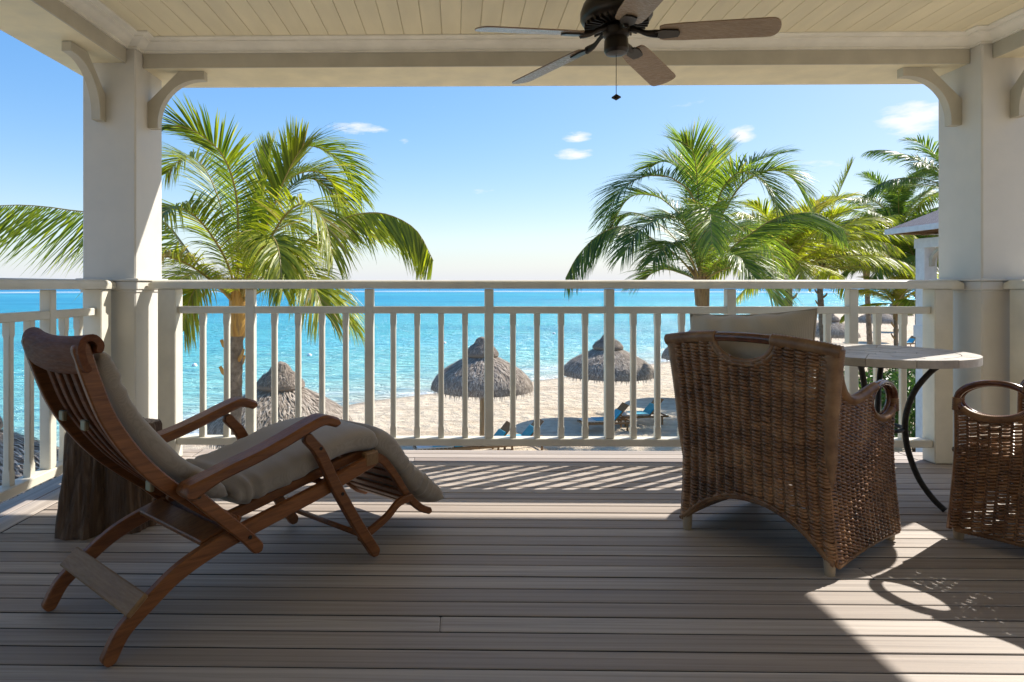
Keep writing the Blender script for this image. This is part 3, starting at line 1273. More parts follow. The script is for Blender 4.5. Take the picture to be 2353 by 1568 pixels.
# ================================================================== LOG STUMP
def build_stump():
    t = thing('log_stump', 'dark rough log stump used as a side table in the corner', 'stump', (-1.565, 2.95, 0))
    rnd = random.Random(11)
    seg = 120
    comps = [(rnd.choice((2, 3, 4, 5, 7, 9)), rnd.uniform(.002, .011), rnd.uniform(0, 6.28)) for _ in range(9)]
    fine = [(rnd.randint(18, 46), rnd.uniform(.0012, .0034), rnd.uniform(0, 6.28)) for _ in range(12)]
    rows = []
    H_ = .44
    for i in range(26):
        q = i / 25
        z = q * H_
        r0 = .185 + .022 * (1 - q) ** 2.5 + .008 * math.sin(q * 4)
        row = []
        for k in range(seg):
            a = 2 * math.pi * k / seg
            r = r0
            for f, am, p in comps:
                r += am * math.sin(f * a + p + .5 * math.sin(q * 3 + p)) * (1.2 - .4 * q)
            for f, am, p in fine:
                r += am * math.sin(f * a + p + 1.3 * math.sin(q * 5 + p))
            # cleft and root flares
            r -= .034 * math.exp(-((a - 4.95) / .10) ** 2) * (.6 + .6 * (1 - q))
            r += .028 * (1 - q) ** 3 * max(0, math.sin(3 * a + 1))
            if q > .96:
                r -= .006
            row.append((r * math.cos(a), r * math.sin(a), z))
        rows.append(row)
    m = MB().grid(rows, closed_u=True)
    put(m, 'trunk', 'bark', t, 'all')
    top = rows[-1]
    cz = H_ + .002
    m = MB()
    ring = [(x * .99, y * .99, H_ - .001) for x, y, z in top]
    ring2 = [(x * .95, y * .95, cz) for x, y, z in top]
    m.grid([ring, ring2], closed_u=True)
    m.f.append(tuple(range(seg, 2 * seg)))
    put(m, 'cut_top', 'stump_top', t)


build_stump()


# ================================================================== ROUND TABLE
def build_table():
    t = thing('round_table', 'round pale stone topped table on curved black iron legs', 'table', (2.09, 3.32, 0), R(3))
    r, z1 = .43, .742
    put(MB().lathe([(.02, z1 - .034), (r - .012, z1 - .034), (r - .012, z1 - .006), (.02, z1 - .006)], 64), 'top_core', 'grout', t)
    top = thing_part('table_top', t)
    # stone pieces: an outer ring of kerb tiles and an inner mosaic of rings
    def sector(r0, r1, a0, a1, zlo, zhi, name):
        n = max(3, int((a1 - a0) / R(3)))
        poly = [(r1 * math.cos(a0 + (a1 - a0) * i / n), r1 * math.sin(a0 + (a1 - a0) * i / n)) for i in range(n + 1)]
        poly += [(r0 * math.cos(a1 - (a1 - a0) * i / n), r0 * math.sin(a1 - (a1 - a0) * i / n)) for i in range(n + 1)]
        if r0 < .004:
            poly = poly[:n + 1] + [(0, 0)] if a1 - a0 < 6 else poly[:n]
        put(MB().prism(poly, lambda a, b, d: (a, b, d), zlo, zhi), name, 'stone_tile', top)
    rnd = random.Random(5)
    for k in range(14):
        a = 2 * math.pi * k / 14
        sector(r - .075, r, a + .003, a + 2 * math.pi / 14 - .003, z1 - .036, z1 + rnd.uniform(-.0008, .0008), 'rim_tile')
    radii = [(.27, .352, 18), (.185, .267, 14), (.10, .182, 9), (.035, .097, 5)]
    for r0, r1, n in radii:
        off = rnd.uniform(0, 1)
        for k in range(n):
            a = 2 * math.pi * (k + off) / n
            sector(r0, r1, a + .0016 / r1, a + 2 * math.pi / n - .0016 / r1, z1 - .012, z1 - rnd.uniform(0, .0014), 'tile')
    put(MB().lathe([(.001, z1 - .012), (.032, z1 - .012), (.032, z1 - .0005), (.001, z1 - .0005)], 20), 'tile', 'stone_tile', top)
    for k in range(4):
        a = R(-45 + 90 * k)
        pts = [(.285, .704), (.235, .655), (.175, .56), (.142, .45), (.137, .36), (.150, .26), (.190, .14), (.245, .055), (.292, .008)]
        P = catmull([(p[0] * math.cos(a), p[0] * math.sin(a), p[1]) for p in pts], 34)
        put(MB().tube(P, .0135, 10), 'leg', 'iron_black', t, 'all')
    ring = [(.128 * math.cos(2 * math.pi * k / 40), .128 * math.sin(2 * math.pi * k / 40), .365) for k in range(40)]
    put(MB().tube(ring, .010, 8, closed=True), 'waist_ring', 'iron_black', t, 'all')
    ring = [(.30 * math.cos(2 * math.pi * k / 48), .30 * math.sin(2 * math.pi * k / 48), .6985) for k in range(48)]
    put(MB().tube(ring, .009, 8, closed=True), 'top_ring', 'iron_black', t, 'all')


def thing_part(name, parent):
    o = bpy.data.objects.new(name, None)
    o.empty_display_size = .05
    col.objects.link(o)
    o.parent = parent
    return o


build_table()


# ================================================================== WICKER ARMCHAIRS
def weave(mb, S, us, rows, allowed, r=.0048, amp=.0042, flatk=1.0, sub=5, jitter=.0010, rnd=None, slant=-.009):
    """S(u, v) -> (point, normal). us: stake positions; rows: list of v; allowed(u, v)"""
    n = len(us)
    fine = []
    for i in range(n - 1):
        for k in range(sub):
            fine.append((us[i] + (us[i + 1] - us[i]) * k / sub, i + k / sub))
    fine.append((us[-1], n - 1))
    for j, v in enumerate(rows):
        run = []
        jj = rnd.uniform(-jitter, jitter)
        ph = rnd.uniform(-.3, .3) + (math.pi if rnd.random() < .10 else 0)

        def flush(run):
            if len(run) >= 4:
                mb.tube(run, r, 4, caps=False)
        for u, idx in fine:
            if allowed(u, v):
                fr = idx - math.floor(idx)
                p, nrm = S(u, v + jj + slant * (fr - .5) + .0008 * math.sin(idx * 1.3 + j * 2.1))
                run.append(p + nrm * (amp * (math.sin(math.pi * fr) * 1.5 - .6) * (1 + .25 * math.sin(j * 2.7 + math.floor(idx) * 4.1))))
            else:
                flush(run)
                run = []
        flush(run)


def stakes(mb, S, us, vlo, vhi, allowed, r=.0042):
    for u in us:
        run = []
        n = 40
        for i in range(n + 1):
            v = vlo + (vhi - vlo) * i / n
            if allowed(u, v):
                run.append(S(u, v)[0])
            else:
                if len(run) > 2:
                    mb.tube(run, r, 5, caps=False)
                run = []
        if len(run) > 2:
            mb.tube(run, r, 5, caps=False)


def wrap(mb, pts, rad, n_per_m=150, bead=.0022, sides=10, flat=None):
    """wrapped pole: a tube whose radius ripples like wound cane"""
    P = [Vector(p) for p in pts]
    L = [0]
    for a, b in zip(P[:-1], P[1:]):
        L.append(L[-1] + (b - a).length)
    tot = L[-1]
    n = max(8, int(tot * n_per_m * 2))
    out, rr = [], []
    k = 0
    for i in range(n + 1):
        s = tot * i / n
        while k < len(L) - 2 and L[k + 1] < s:
            k += 1
        q = (s - L[k]) / max(L[k + 1] - L[k], 1e-9)
        out.append(P[k].lerp(P[k + 1], q))
        base = rad(i / n) if callable(rad) else rad
        rr.append(base + (bead if i % 2 else 0))
    mb.tube(out, rr, sides, flat=flat)


def build_armchair():
    """local: +y is where the sitter faces, x across"""
    t = bpy.data.objects.new('wicker_armchair', None)
    t.empty_display_size = .1
    col.objects.link(t)
    rnd = random.Random(21)
    HB = .300
    def hw(z):
        return HB + .030 * max(0, (z - .42) / .42) ** 1.6 + .026 * max(0, (.38 - z) / .38) ** 1.6
    def yb(z):
        return -.292 - .05 * max(0, (z - .1) / .75) ** 1.3
    YF = .292
    def S_back(x, z):
        k = x / HB
        p = Vector((k * hw(z), yb(z) - .018 * (1 - k * k), z))
        return p, Vector((.03 * k, -1, 0)).normalized()
    def topz(x):
        return .835 + .030 * (1 - (x / HB) ** 2)
    def in_open(x, z):
        return (x / .105) ** 2 + ((z - topz(0) + .012) / .078) ** 2 < 1
    def arch(x):
        k = min(1, abs(x) / .285)
        return .055 + .165 * (1 - k ** 2.2)
    ok_b = lambda x, z: arch(x) < z < topz(x) - .018 and not in_open(x, z)
    us = [-HB + 2 * HB * i / 15 for i in range(16)]
    zrows = [.056 + .0132 * i for i in range(61)]
    m = MB()
    weave(m, S_back, us, zrows, ok_b, r=.0083, amp=.0105, rnd=rnd)
    stakes(m, S_back, us, .05, .87, ok_b)
    put(m, 'back_panel', 'wicker', t, 'all', recalc=False, kind='stuff')
    # sides
    RC, RZ, RA, RB = .158, .602, .128, .074   # the oval hand ring of the arm: centre y, z, half axes
    arm_pts = [(-.338, .830), (-.318, .775), (-.275, .705), (-.215, .655), (-.14, .636), (-.06, .644), (.0, .658), (.06, .669)]
    armC = catmull([(0, a, b) for a, b in arm_pts], 40)
    def arm_z(y):
        for a, b in zip(armC[:-1], armC[1:]):
            if a.y <= y <= b.y:
                return a.z + (b.z - a.z) * (y - a.y) / max(b.y - a.y, 1e-6)
        return .669 if y > 0 else .83
    def side_top(y):
        if y > RC - RA + .012:
            k = (y - RC) / RA
            return RZ - RB * math.sqrt(max(0, 1 - k * k)) - .010
        return arm_z(y) - .014
    def side_bot(y):
        return 0.048 + .014 * math.sin(math.pi * min(1, max(0, (y + .29) / .58)))
    for sx in (-1, 1):
        def S_side(y, z):
            lo = yb(z)
            k = (y + .292) / .584
            yy = lo + (YF + .022 * max(0, (.4 - z) / .4) - lo) * k
            x = hw(z) * (1 - .02 * math.sin(math.pi * k)) + .012 * math.sin(math.pi * k)
            return Vector((sx * x, yy, z)), Vector((sx, 0, 0))
        def ok_s(y, z):
            lo = yb(z)
            k = (y + .292) / .584
            yy = lo + (YF - lo) * k
            return side_bot(y) < z < side_top(yy)
        us2 = [-.290 + .580 * i / 16 for i in range(17)]
        m = MB()
        weave(m, S_side, us2, zrows, ok_s, r=.0063, rnd=rnd, amp=.0085)
        stakes(m, S_side, us2, .05, .87, ok_s)
        put(m, 'side_panel', 'wicker', t, 'all', recalc=False, kind='stuff')
        # wrapped corner post running from the top rail down into the weave
        m = MB()
        zz = [.845 - .52 * i / 14 for i in range(15)]
        wrap(m, [(sx * (hw(z) - .004), yb(z) + .008, z) for z in zz], lambda q: .036 - .010 * q - .014 * max(0, q - .8) / .2, 105, .0022, 12, flat=.75)
        put(m, 'corner_post', 'wicker_wrap', t, 'all', recalc=False)
        m = MB()
        m.tube([(sx * (hw(z) - .006), yb(z) + .008, z) for z in [.34 - .30 * i / 8 for i in range(9)]], .009, 8)
        put(m, 'frame_post', 'wicker', t, 'all', recalc=False)
        m = MB()
        m.tube([(sx * (hw(z) - .004), YF + .022 * max(0, (.4 - z) / .4), z) for z in [.60 - .56 * i / 8 for i in range(9)]], .010, 8)
        put(m, 'frame_post', 'wicker', t, 'all', recalc=False)
        # arm and ring
        m = MB()
        wrap(m, [(sx * (hw(p.z) + .004), p.y, p.z) for p in armC], lambda q: .021 - .003 * q, 160, .0014, 10)
        put(m, 'armrest', 'wicker_wrap', t, 'all', recalc=False)
        m = MB()
        ring = []
        for k in range(56):
            a = 2 * math.pi * k / 56
            y = RC + RA * math.cos(a)
            z = RZ + RB * math.sin(a) + .012 * math.cos(a) * -1
            ring.append((sx * (hw(z) + .004), y, z))
        m.tube(ring, .0135, 10, closed=True)
        ring2 = [(x - sx * .018, RC + (y - RC) * .93, RZ + (z - RZ) * .93) for x, y, z in ring]
        m.tube(ring2, .011, 8, closed=True)
        put(m, 'hand_ring', 'rattan_pole', t, 'all', recalc=False)
        m = MB()
        for a0, a1 in ((205, 335),):
            P = [Vector((sx * (hw(.53) + .004), RC + RA * math.cos(R(a)), RZ + RB * math.sin(R(a)) - .012 * math.cos(R(a)))) for a in range(a0, a1, 5)]
            wrap(m, P, .0148, 150, .0015, 10)
        wrap(m, [(sx * (hw(.6) + .002), YF - .006, .60), (sx * (hw(.6) + .002), YF - .004, .545)], .0155, 110, .0018, 10)
        put(m, 'ring_binding', 'wicker_wrap', t, 'all', recalc=False)
        # lower edge plait of the side
        m = MB()
        wrap(m, [(sx * (hw(.06) + .003), -.29 + .58 * i / 16, side_bot(-.29 + .58 * i / 16) - .004) for i in range(17)], .0085, 90, .002, 8)
        put(m, 'lower_edge', 'wicker_wrap', t, 'all', recalc=False)
        for y in (yb(.1) + .006, YF - .004):
            put(MB().tube([(sx * .292, y, .10), (sx * .292, y, .05), (sx * .292, y, .001)], [.0215, .021, .018], 12), 'leg', 'wicker_foot', t, 40)
    # arch plait of the back
    m = MB()
    for dy, dz in ((-.006, 0), (.006, .004), (-.002, -.010)):
        wrap(m, [S_back(-.295 + .59 * i / 40, 0)[0] * 0 + Vector(((-.295 + .59 * i / 40) * hw(.1) / HB, yb(.1) - .018 * (1 - ((-.295 + .59 * i / 40) / HB) ** 2) + dy, arch(-.295 + .59 * i / 40) + dz)) for i in range(41)], .0085, 90, .0015, 7)
    put(m, 'arch_plait', 'wicker_wrap', t, 'all', recalc=False)
    # top rail: wound at both ends, bare pole in the middle, wound rim round the hand hole
    pt = lambda x: Vector((x * hw(.84) / HB * 1.02, yb(.84) - .018 * (1 - (x / HB) ** 2), topz(x)))
    for s in (-1, 1):
        m = MB()
        wrap(m, [pt(s * (.10 + .215 * i / 10)) for i in range(11)], .0225, 85, .0034, 12)
        put(m, 'top_rail_binding', 'wicker_wrap', t, 'all', recalc=False)
    put(MB().tube([pt(-.11 + .22 * i / 12) for i in range(13)], .0195, 12), 'hand_grip', 'rattan_pole', t, 'all')
    m = MB()
    for dr in (0, .013):
        P = []
        for k in range(31):
            a = R(180 + 180 * k / 30)
            x = (.108 + dr) * math.cos(a)
            z = topz(0) - .016 + (.080 + dr) * math.sin(a)
            P.append(S_back(x, z)[0] + Vector((0, -.004, 0)))
        wrap(m, P, .0095, 150, .0014, 8)
    put(m, 'hand_hole_rim', 'wicker_wrap', t, 'all', recalc=False)
    # front apron and seat
    m = MB()
    S_f = lambda x, z: (Vector((x, YF + .004, z)), Vector((0, 1, 0)))
    ok_f = lambda x, z: .055 + .10 * (1 - (x / .28) ** 2) < z < .37
    us3 = [-.28 + .56 * i / 17 for i in range(18)]
    weave(m, S_f, us3, zrows[:24], ok_f, r=.0062, rnd=rnd)
    stakes(m, S_f, us3, .05, .37, ok_f)
    put(m, 'front_panel', 'wicker', t, 'all', recalc=False, kind='stuff')
    put(MB().tube([(-.30, YF + .004, .375), (.30, YF + .004, .375)], .014, 10), 'seat_front_pole', 'rattan_pole', t, 'all')
    for k in range(14):
        y = -.27 + .54 * k / 13
        put(MB().box((-.285, y - .015, .352), (.285, y + .015, .362), .002), 'seat_slat', 'wicker', t)
    return t


def cushion_mesh(w, h, th, seed, nx=34, ny=30, pinch=.10):
    rnd = random.Random(seed)
    ph = [rnd.uniform(0, 6.28) for _ in range(6)]
    m = MB()
    for side in (1, -1):
        rows = []
        for j in range(ny + 1):
            v = -1 + 2 * j / ny
            row = []
            for i in range(nx + 1):
                u = -1 + 2 * i / nx
                # edges bow inwards between the corners
                x = u * w / 2 * (1 - pinch * (1 - v * v) * abs(u) ** 3)
                y = v * h / 2 * (1 - pinch * (1 - u * u) * abs(v) ** 3)
                e = max(0, (1 - abs(u) ** 2.6)) ** .55 * max(0, (1 - abs(v) ** 2.6)) ** .55
                wr = .004 * math.sin(u * 9 + v * 5 + ph[0]) * math.sin(v * 7 + ph[1]) * e
                fold = .020 * math.sin(14 * (u + .6 * v) + ph[2]) * (max(0, abs(v) - .45)) * (1 - u * u)
                z = side * (th / 2 * e) + wr + fold
                row.append((x, y, z))
            rows.append(row)
        m.grid(rows)
    # piping round the seam
    ring = []
    for k in range(120):
        q = k / 120 * 4
        s, f = int(q), q - int(q)
        u, v = [(-1 + 2 * f, -1), (1, -1 + 2 * f), (1 - 2 * f, 1), (-1, 1 - 2 * f)][s]
        x = u * w / 2 * (1 - pinch * (1 - v * v) * abs(u) ** 3)
        y = v * h / 2 * (1 - pinch * (1 - u * u) * abs(v) ** 3)
        ring.append((x, y, 0))
    p = MB().tube(ring, .0045, 6, closed=True)
    return m, p


ch1_loc, ch1_rot = (1.42, 2.8385, 0), math.atan2(.358, .4555) - math.pi / 2
armchair = build_armchair()
tag(armchair, 'brown wicker armchair in full view, seen from behind, with hand hole in its back', 'armchair', 'wicker armchairs at the table')
armchair.location = ch1_loc
armchair.rotation_euler.z = ch1_rot
f2 = Vector((-.5, .866))
side2 = Vector((f2.y, -f2.x))       # chair's right
c2 = Vector((2.112, 2.795)) - f2 * .29 + side2 * .305
ch2_rot = math.atan2(f2.y, f2.x) - math.pi / 2
arm2 = copy_tree(armchair)
tag(arm2, 'wicker armchair cut off by the right edge of the picture', 'armchair', 'wicker armchairs at the table')
arm2.location = (c2.x, c2.y, 0)
arm2.rotation_euler.z = ch2_rot


def cushion(name, label, size, loc, rot, parent_loc, parent_rot, seed, mat='fabric_stripe', pinch=.06):
    M = Matrix.Translation(parent_loc) @ Matrix.Rotation(parent_rot, 4, 'Z') @ Matrix.Translation(loc) @ rot
    t = thing(name, label, 'cushion', (0, 0, 0))
    t.matrix_world = M
    a, p = cushion_mesh(*size, seed, pinch=pinch)
    put(a, 'cover', mat, t, 'all')
    put(p, 'piping', mat, t, 'all')
    return t


cushion('back_cushion', 'large striped taupe cushion standing above the back of the nearer wicker armchair', (.56, .55, .25), (-.085, -.165, .688), Matrix.Rotation(R(-4), 4, 'Y') @ Matrix.Rotation(R(80), 4, 'X'), ch1_loc, ch1_rot, 4)
cushion('seat_cushion', 'taupe seat cushion lying in the wicker armchair seen from behind', (.54, .50, .12), (0, .03, .42), Matrix.Identity(4), ch1_loc, ch1_rot, 5, pinch=.02)
cushion('seat_cushion', 'pale sunlit seat cushion lying in the cut off wicker armchair', (.54, .50, .12), (0, .03, .42), Matrix.Identity(4), (c2.x, c2.y, 0), ch2_rot, 6, pinch=.02)


# ================================================================== PALMS
def frond_mesh(path, seed, leaf_len=.95, n_leaf=74, droop=1.0, width=.036, spread=1.0, side=None, tintbase=.35, nseg=4, lean=.15):
    """path: 3D control points of the rachis. returns (leaflets MB, rachis MB)"""
    rnd = random.Random(seed)
    n = 44
    leaf_len *= 1.22
    n_leaf = int(n_leaf * 1.6)
    P = catmull(path, n)
    d = P[-1] - P[0]
    hd = Vector((d.x, d.y, 0))
    if side is None:
        if hd.length < .25:
            a = rnd.uniform(0, 6.28)
            hd = Vector((math.cos(a), math.sin(a), 0))
        hd.normalize()
        side = Vector((hd.y, -hd.x, 0))
    rach = MB()
    rr = [.026 * (1 - .86 * (i / n)) for i in range(n + 1)]
    rach.tube(P[::2], rr[::2], 6)
    m = MB()
    sag = Vector((0, 0, -1))
    for k in range(n_leaf):
        q = .13 + .87 * (k + rnd.uniform(-.3, .3)) / n_leaf
        g = min(max(q * n, 0), n - .001)
        i = int(g)
        p = P[i].lerp(P[i + 1], g - i)
        T = (P[i + 1] - P[i]).normalized()
        S = side - T * side.dot(T)
        S.normalize()
        Nn = S.cross(T)
        if Nn.z < 0 and abs(T.z) < .8:
            Nn = -Nn
        prof = (.45 + 1.5 * (q - .13) if q < .45 else 1.0 - .15 * (q - .45)) if q < .75 else .955 - 2.0 * (q - .75)
        prof = max(.30, min(1, prof))
        ang = R(72 - 48 * q)
        for s in (-1, 1):
            if rnd.random() < .03:
                continue
            L = leaf_len * prof * rnd.uniform(.86, 1.08)
            aa = ang + R(rnd.uniform(-7, 7))
            D = (T * math.cos(aa) + S * s * math.sin(aa) * spread + Nn * (.28 * (1 - q) + lean + rnd.uniform(-.08, .08))).normalized()
            w = width * rnd.uniform(.75, 1.1) * (.6 + .4 * prof)
            tw = T - D * T.dot(D)
            tw.normalize()
            tw = (tw + Nn * rnd.uniform(-.35, .35)).normalized()
            gq = droop * rnd.uniform(.5, 1.5) * (.17 + .08 * q)
            pts, ws = [], []
            cur = p.copy()
            for e in range(nseg + 1):
                f = e / nseg
                pts.append(cur.copy())
                ws.append(w * (0.55 if e == 0 else 1 - f ** 2.2) * .5)
                D = (D + sag * gq * (.4 + 1.1 * f)).normalized()
                cur = cur + D * (L / nseg)
            vs, fs = [], []
            for a, ww in zip(pts[:-1], ws[:-1]):
                vs += [a - tw * ww, a + tw * ww]
            vs.append(pts[-1])
            for e in range(nseg - 1):
                fs.append((2 * e, 2 * e + 1, 2 * e + 3, 2 * e + 2))
            fs.append((2 * nseg - 2, 2 * nseg - 1, 2 * nseg))
            tn = tintbase - .06 + rnd.gauss(0, .19)
            if rnd.random() < .06:
                tn += .5
            m.add(vs, fs, min(1, max(0, tn)))
    return m, rach


def palm(label, base, crown, fronds, trunk_r, leaf='palm_leaf', seed=0, sheath=True, name='palm_tree', lean=(0, 0), rr_detail=True):
    """fronds: list of dicts with world-space paths"""
    t = thing(name, label, 'palm tree', base, 0, 'coconut palms above the beach', world=True)
    rnd = random.Random(seed)
    base, crown = Vector(base), Vector(crown)
    n = 46
    ctl = [base, base.lerp(crown, .3) + Vector((lean[0], lean[1], 0)), base.lerp(crown, .7) + Vector((lean[0] * .8, lean[1] * .8, 0)), crown]
    P = catmull(ctl, n)
    L = (crown - base).length
    rad = []
    for i in range(n + 1):
        q = i / n
        r = trunk_r * (1.15 - .30 * q) + trunk_r * .55 * math.exp(-q * L / .35)
        r *= 1 + (.055 if i % 2 else -.03)
        rad.append(r)
    put(MB().tube(P, rad, 14), 'trunk', 'palm_trunk', t, 45)
    if sheath:
        m = MB()
        up = (P[-1] - P[-4]).normalized()
        for k in range(9):
            a = 2.4 * k
            o = Vector((math.cos(a), math.sin(a), 0))
            b = crown - up * (.55 + .05 * (k % 3))
            q = crown + up * .15 + o * (trunk_r * 1.3)
            w = trunk_r * .95
            s = Vector((-o.y, o.x, 0))
            pts = catmull([b + o * trunk_r * .95, crown - up * .2 + o * trunk_r * 1.12, q, q + up * .25 + o * .12], 8)
            rows = []
            for i, p in enumerate(pts):
                ww = w * (1 - .75 * i / 8)
                rows.append([p - s * ww - o * ww * .5, p - s * ww * .5 + o * .01, p + o * .02, p + s * ww * .5 + o * .01, p + s * ww - o * ww * .5])
            m.grid(rows)
        put(m, 'leaf_sheaths', 'palm_sheath' if seed == 1 else 'palm_fibre', t, 'all')
        # stubs of cut fronds
        for k in range(5):
            a = 1.3 + 2.1 * k
            o = Vector((math.cos(a), math.sin(a), 0))
            b = crown - up * (.75 + .16 * k) + o * trunk_r * .8
            put(MB().tube([b, b + o * .12 + up * .10, b + o * .17 + up * .2], [.05, .04, .028], 7, flat=.6), 'frond_stub', 'palm_sheath' if seed == 1 else 'palm_fibre', t, 50)
    for i, f in enumerate(fronds):
        m, r = frond_mesh(f['p'], seed * 100 + i, **f.get('k', {}))
        fo = put(m, 'frond', leaf, t, recalc=False)
        put(r, 'rachis', 'palm_rachis', fo, 'all', top=t, recalc=False)
    return t


def vpath(pts, Y):
    return [at(u, v, Y + (q[0] if q else 0)) for u, v, *q in pts]


def radial_fronds(crown, n, L, seed, els=(80, -25), tint=.35, leaf_len=.85, n_leaf=56, droop=1.0, az0=0.0, skip=None):
    rnd = random.Random(seed)
    out = []
    for k in range(n):
        az = az0 + 2.39996 * k + rnd.uniform(-.2, .2)
        if skip and skip(az % (2 * math.pi)):
            continue
        q = k / max(1, n - 1)
        el = R(els[0] + (els[1] - els[0]) * q + rnd.uniform(-7, 7))
        o = Vector((math.cos(az), math.sin(az), 0))
        l = L * rnd.uniform(.85, 1.08) * (.75 + .3 * min(1, 2 * q))
        pts = [Vector(crown)]
        e = el
        cur = Vector(crown)
        for s in range(6):
            cur = cur + (o * math.cos(e) + Vector((0, 0, 1)) * math.sin(e)) * (l / 6)
            pts.append(cur.copy())
            e -= R(rnd.uniform(9, 16)) * (.5 + .8 * s / 5)
            e = max(e, R(-88))
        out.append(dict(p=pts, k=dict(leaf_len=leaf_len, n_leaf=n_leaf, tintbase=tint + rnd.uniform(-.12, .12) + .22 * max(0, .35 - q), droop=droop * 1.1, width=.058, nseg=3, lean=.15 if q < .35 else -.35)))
    return out


def ground_z(x, y):
    z, _ = sand_height(np.array([float(x)]), np.array([float(y)]))
    return float(z[0])


# --- the big palm on the left
Y1 = 11.7
cr = at(548, 690, Y1)
P1 = [
    dict(p=vpath([(546, 690, 0), (547, 560, -.5), (543, 450, -.9), (516, 365, -1.3), (468, 315, -1.6), (412, 290, -1.8), (355, 305, -2.0)], Y1), k=dict(tintbase=.36, droop=.35, n_leaf=76, leaf_len=.66, lean=.05)),
    dict(p=vpath([(548, 680, 0), (527, 560, .5), (503, 460, 1.0), (468, 385, 1.4), (425, 362, 1.7), (380, 400, 2.0)], Y1), k=dict(tintbase=.45, droop=1.0)),
    dict(p=vpath([(560, 650, 0), (582, 560, .15), (600, 470, .3), (615, 390, .4), (625, 335, .5)], Y1), k=dict(tintbase=.62, droop=.15, spread=.55, leaf_len=.6)),
    dict(p=vpath([(565, 650, 0), (605, 540, -.3), (642, 440, -.5), (672, 375, -.6), (700, 330, -.7)], Y1), k=dict(tintbase=.45, droop=.3, spread=.7, leaf_len=.7)),
    dict(p=vpath([(560, 660, 0), (595, 540, .4), (631, 443, .8), (662, 412, 1.0), (697, 396, 1.2), (732, 396, 1.4), (762, 418, 1.5), (784, 470, 1.6), (798, 530, 1.6)], Y1), k=dict(tintbase=.28, droop=1.0)),
    dict(p=vpath([(560, 660, 0), (600, 520, .9), (640, 405, 1.5), (690, 340, 2.0), (745, 345, 2.3), (798, 388, 2.5), (832, 455, 2.6)], Y1), k=dict(tintbase=.3, droop=.8)),
    dict(p=vpath([(555, 695, 0), (630, 622, -.3), (698, 559, -.5), (783, 506, -.7), (842, 490, -.9), (899, 496, -1.0), (958, 531, -1.1), (996, 600, -1.1)], Y1), k=dict(tintbase=.38, droop=.7, n_leaf=84, leaf_len=.92, lean=-.75, spread=.6)),
    dict(p=vpath([(540, 695, 0), (459, 615, .4), (415, 555, .7), (371, 508, .9), (290, 492, 1.1), (191, 487, 1.2), (90, 474, 1.2), (0, 473, 1.2), (-130, 492, 1.2), (-250, 560, 1.2)], Y1), k=dict(tintbase=.34, droop=.2, n_leaf=84, leaf_len=1.45, lean=-.85, spread=.30, width=.036)),
    dict(p=vpath([(545, 695, 0), (480, 640, -.6), (425, 604, -1.1), (372, 590, -1.5), (310, 610, -1.8), (262, 670, -2.0)], Y1), k=dict(tintbase=.6, droop=1.5)),
    dict(p=vpath([(540, 700, 0), (500, 660, -.5), (462, 655, -.9), (436, 690, -1.2), (422, 760, -1.4)], Y1), k=dict(tintbase=.62, droop=1.6, leaf_len=.8)),
    dict(p=vpath([(553, 695, 0), (590, 590, -.9), (620, 545, -1.6), (640, 575, -2.2), (650, 670, -2.6)], Y1), k=dict(tintbase=.45, droop=1.9, leaf_len=.8)),
    dict(p=vpath([(556, 690, 0), (610, 570, -.4), (660, 490, -.8), (705, 470, -1.1), (745, 510, -1.3), (765, 590, -1.5)], Y1), k=dict(tintbase=.42, droop=1.3)),
    dict(p=vpath([(556, 690, 0), (600, 560, .9), (650, 450, 1.6), (705, 410, 2.1), (760, 440, 2.5), (800, 510, 2.8)], Y1), k=dict(tintbase=.25, droop=1.2)),
    dict(p=vpath([(555, 697, 0), (620, 660, .4), (690, 655, .8), (760, 690, 1.1), (812, 755, 1.3)], Y1), k=dict(tintbase=.3, droop=1.5)),
    dict(p=vpath([(545, 692, 0), (490, 640, 1.0), (430, 632, 1.6), (378, 680, 2.1)], Y1), k=dict(tintbase=.25, droop=1.4)),
    dict(p=vpath([(556, 697, 0), (600, 640, -.8), (660, 615, -1.5), (715, 650, -2.0), (745, 720, -2.3)], Y1), k=dict(tintbase=.42, droop=1.6)),
    dict(p=vpath([(553, 690, 0), (575, 590, .8), (600, 520, 1.6), (640, 500, 2.3), (690, 530, 2.9)], Y1), k=dict(tintbase=.22, droop=1.1)),
    dict(p=vpath([(548, 690, 0), (520, 600, -.4), (470, 520, -.9), (420, 480, -1.4), (372, 490, -1.9), (330, 540, -2.3)], Y1), k=dict(tintbase=.3, droop=1.2)),
    dict(p=vpath([(552, 690, 0), (580, 610, -.6), (615, 560, -1.3), (640, 570, -1.9), (655, 630, -2.4)], Y1), k=dict(tintbase=.55, droop=1.7, leaf_len=.85)),
]
bx, by = at(543, 690, Y1).x - .05, Y1 + .1
palm('big coconut palm by the left column, its trunk behind the railing', (bx, by, ground_z(bx, by) - .1), cr, P1, .125, seed=1, lean=(-.05, 0))

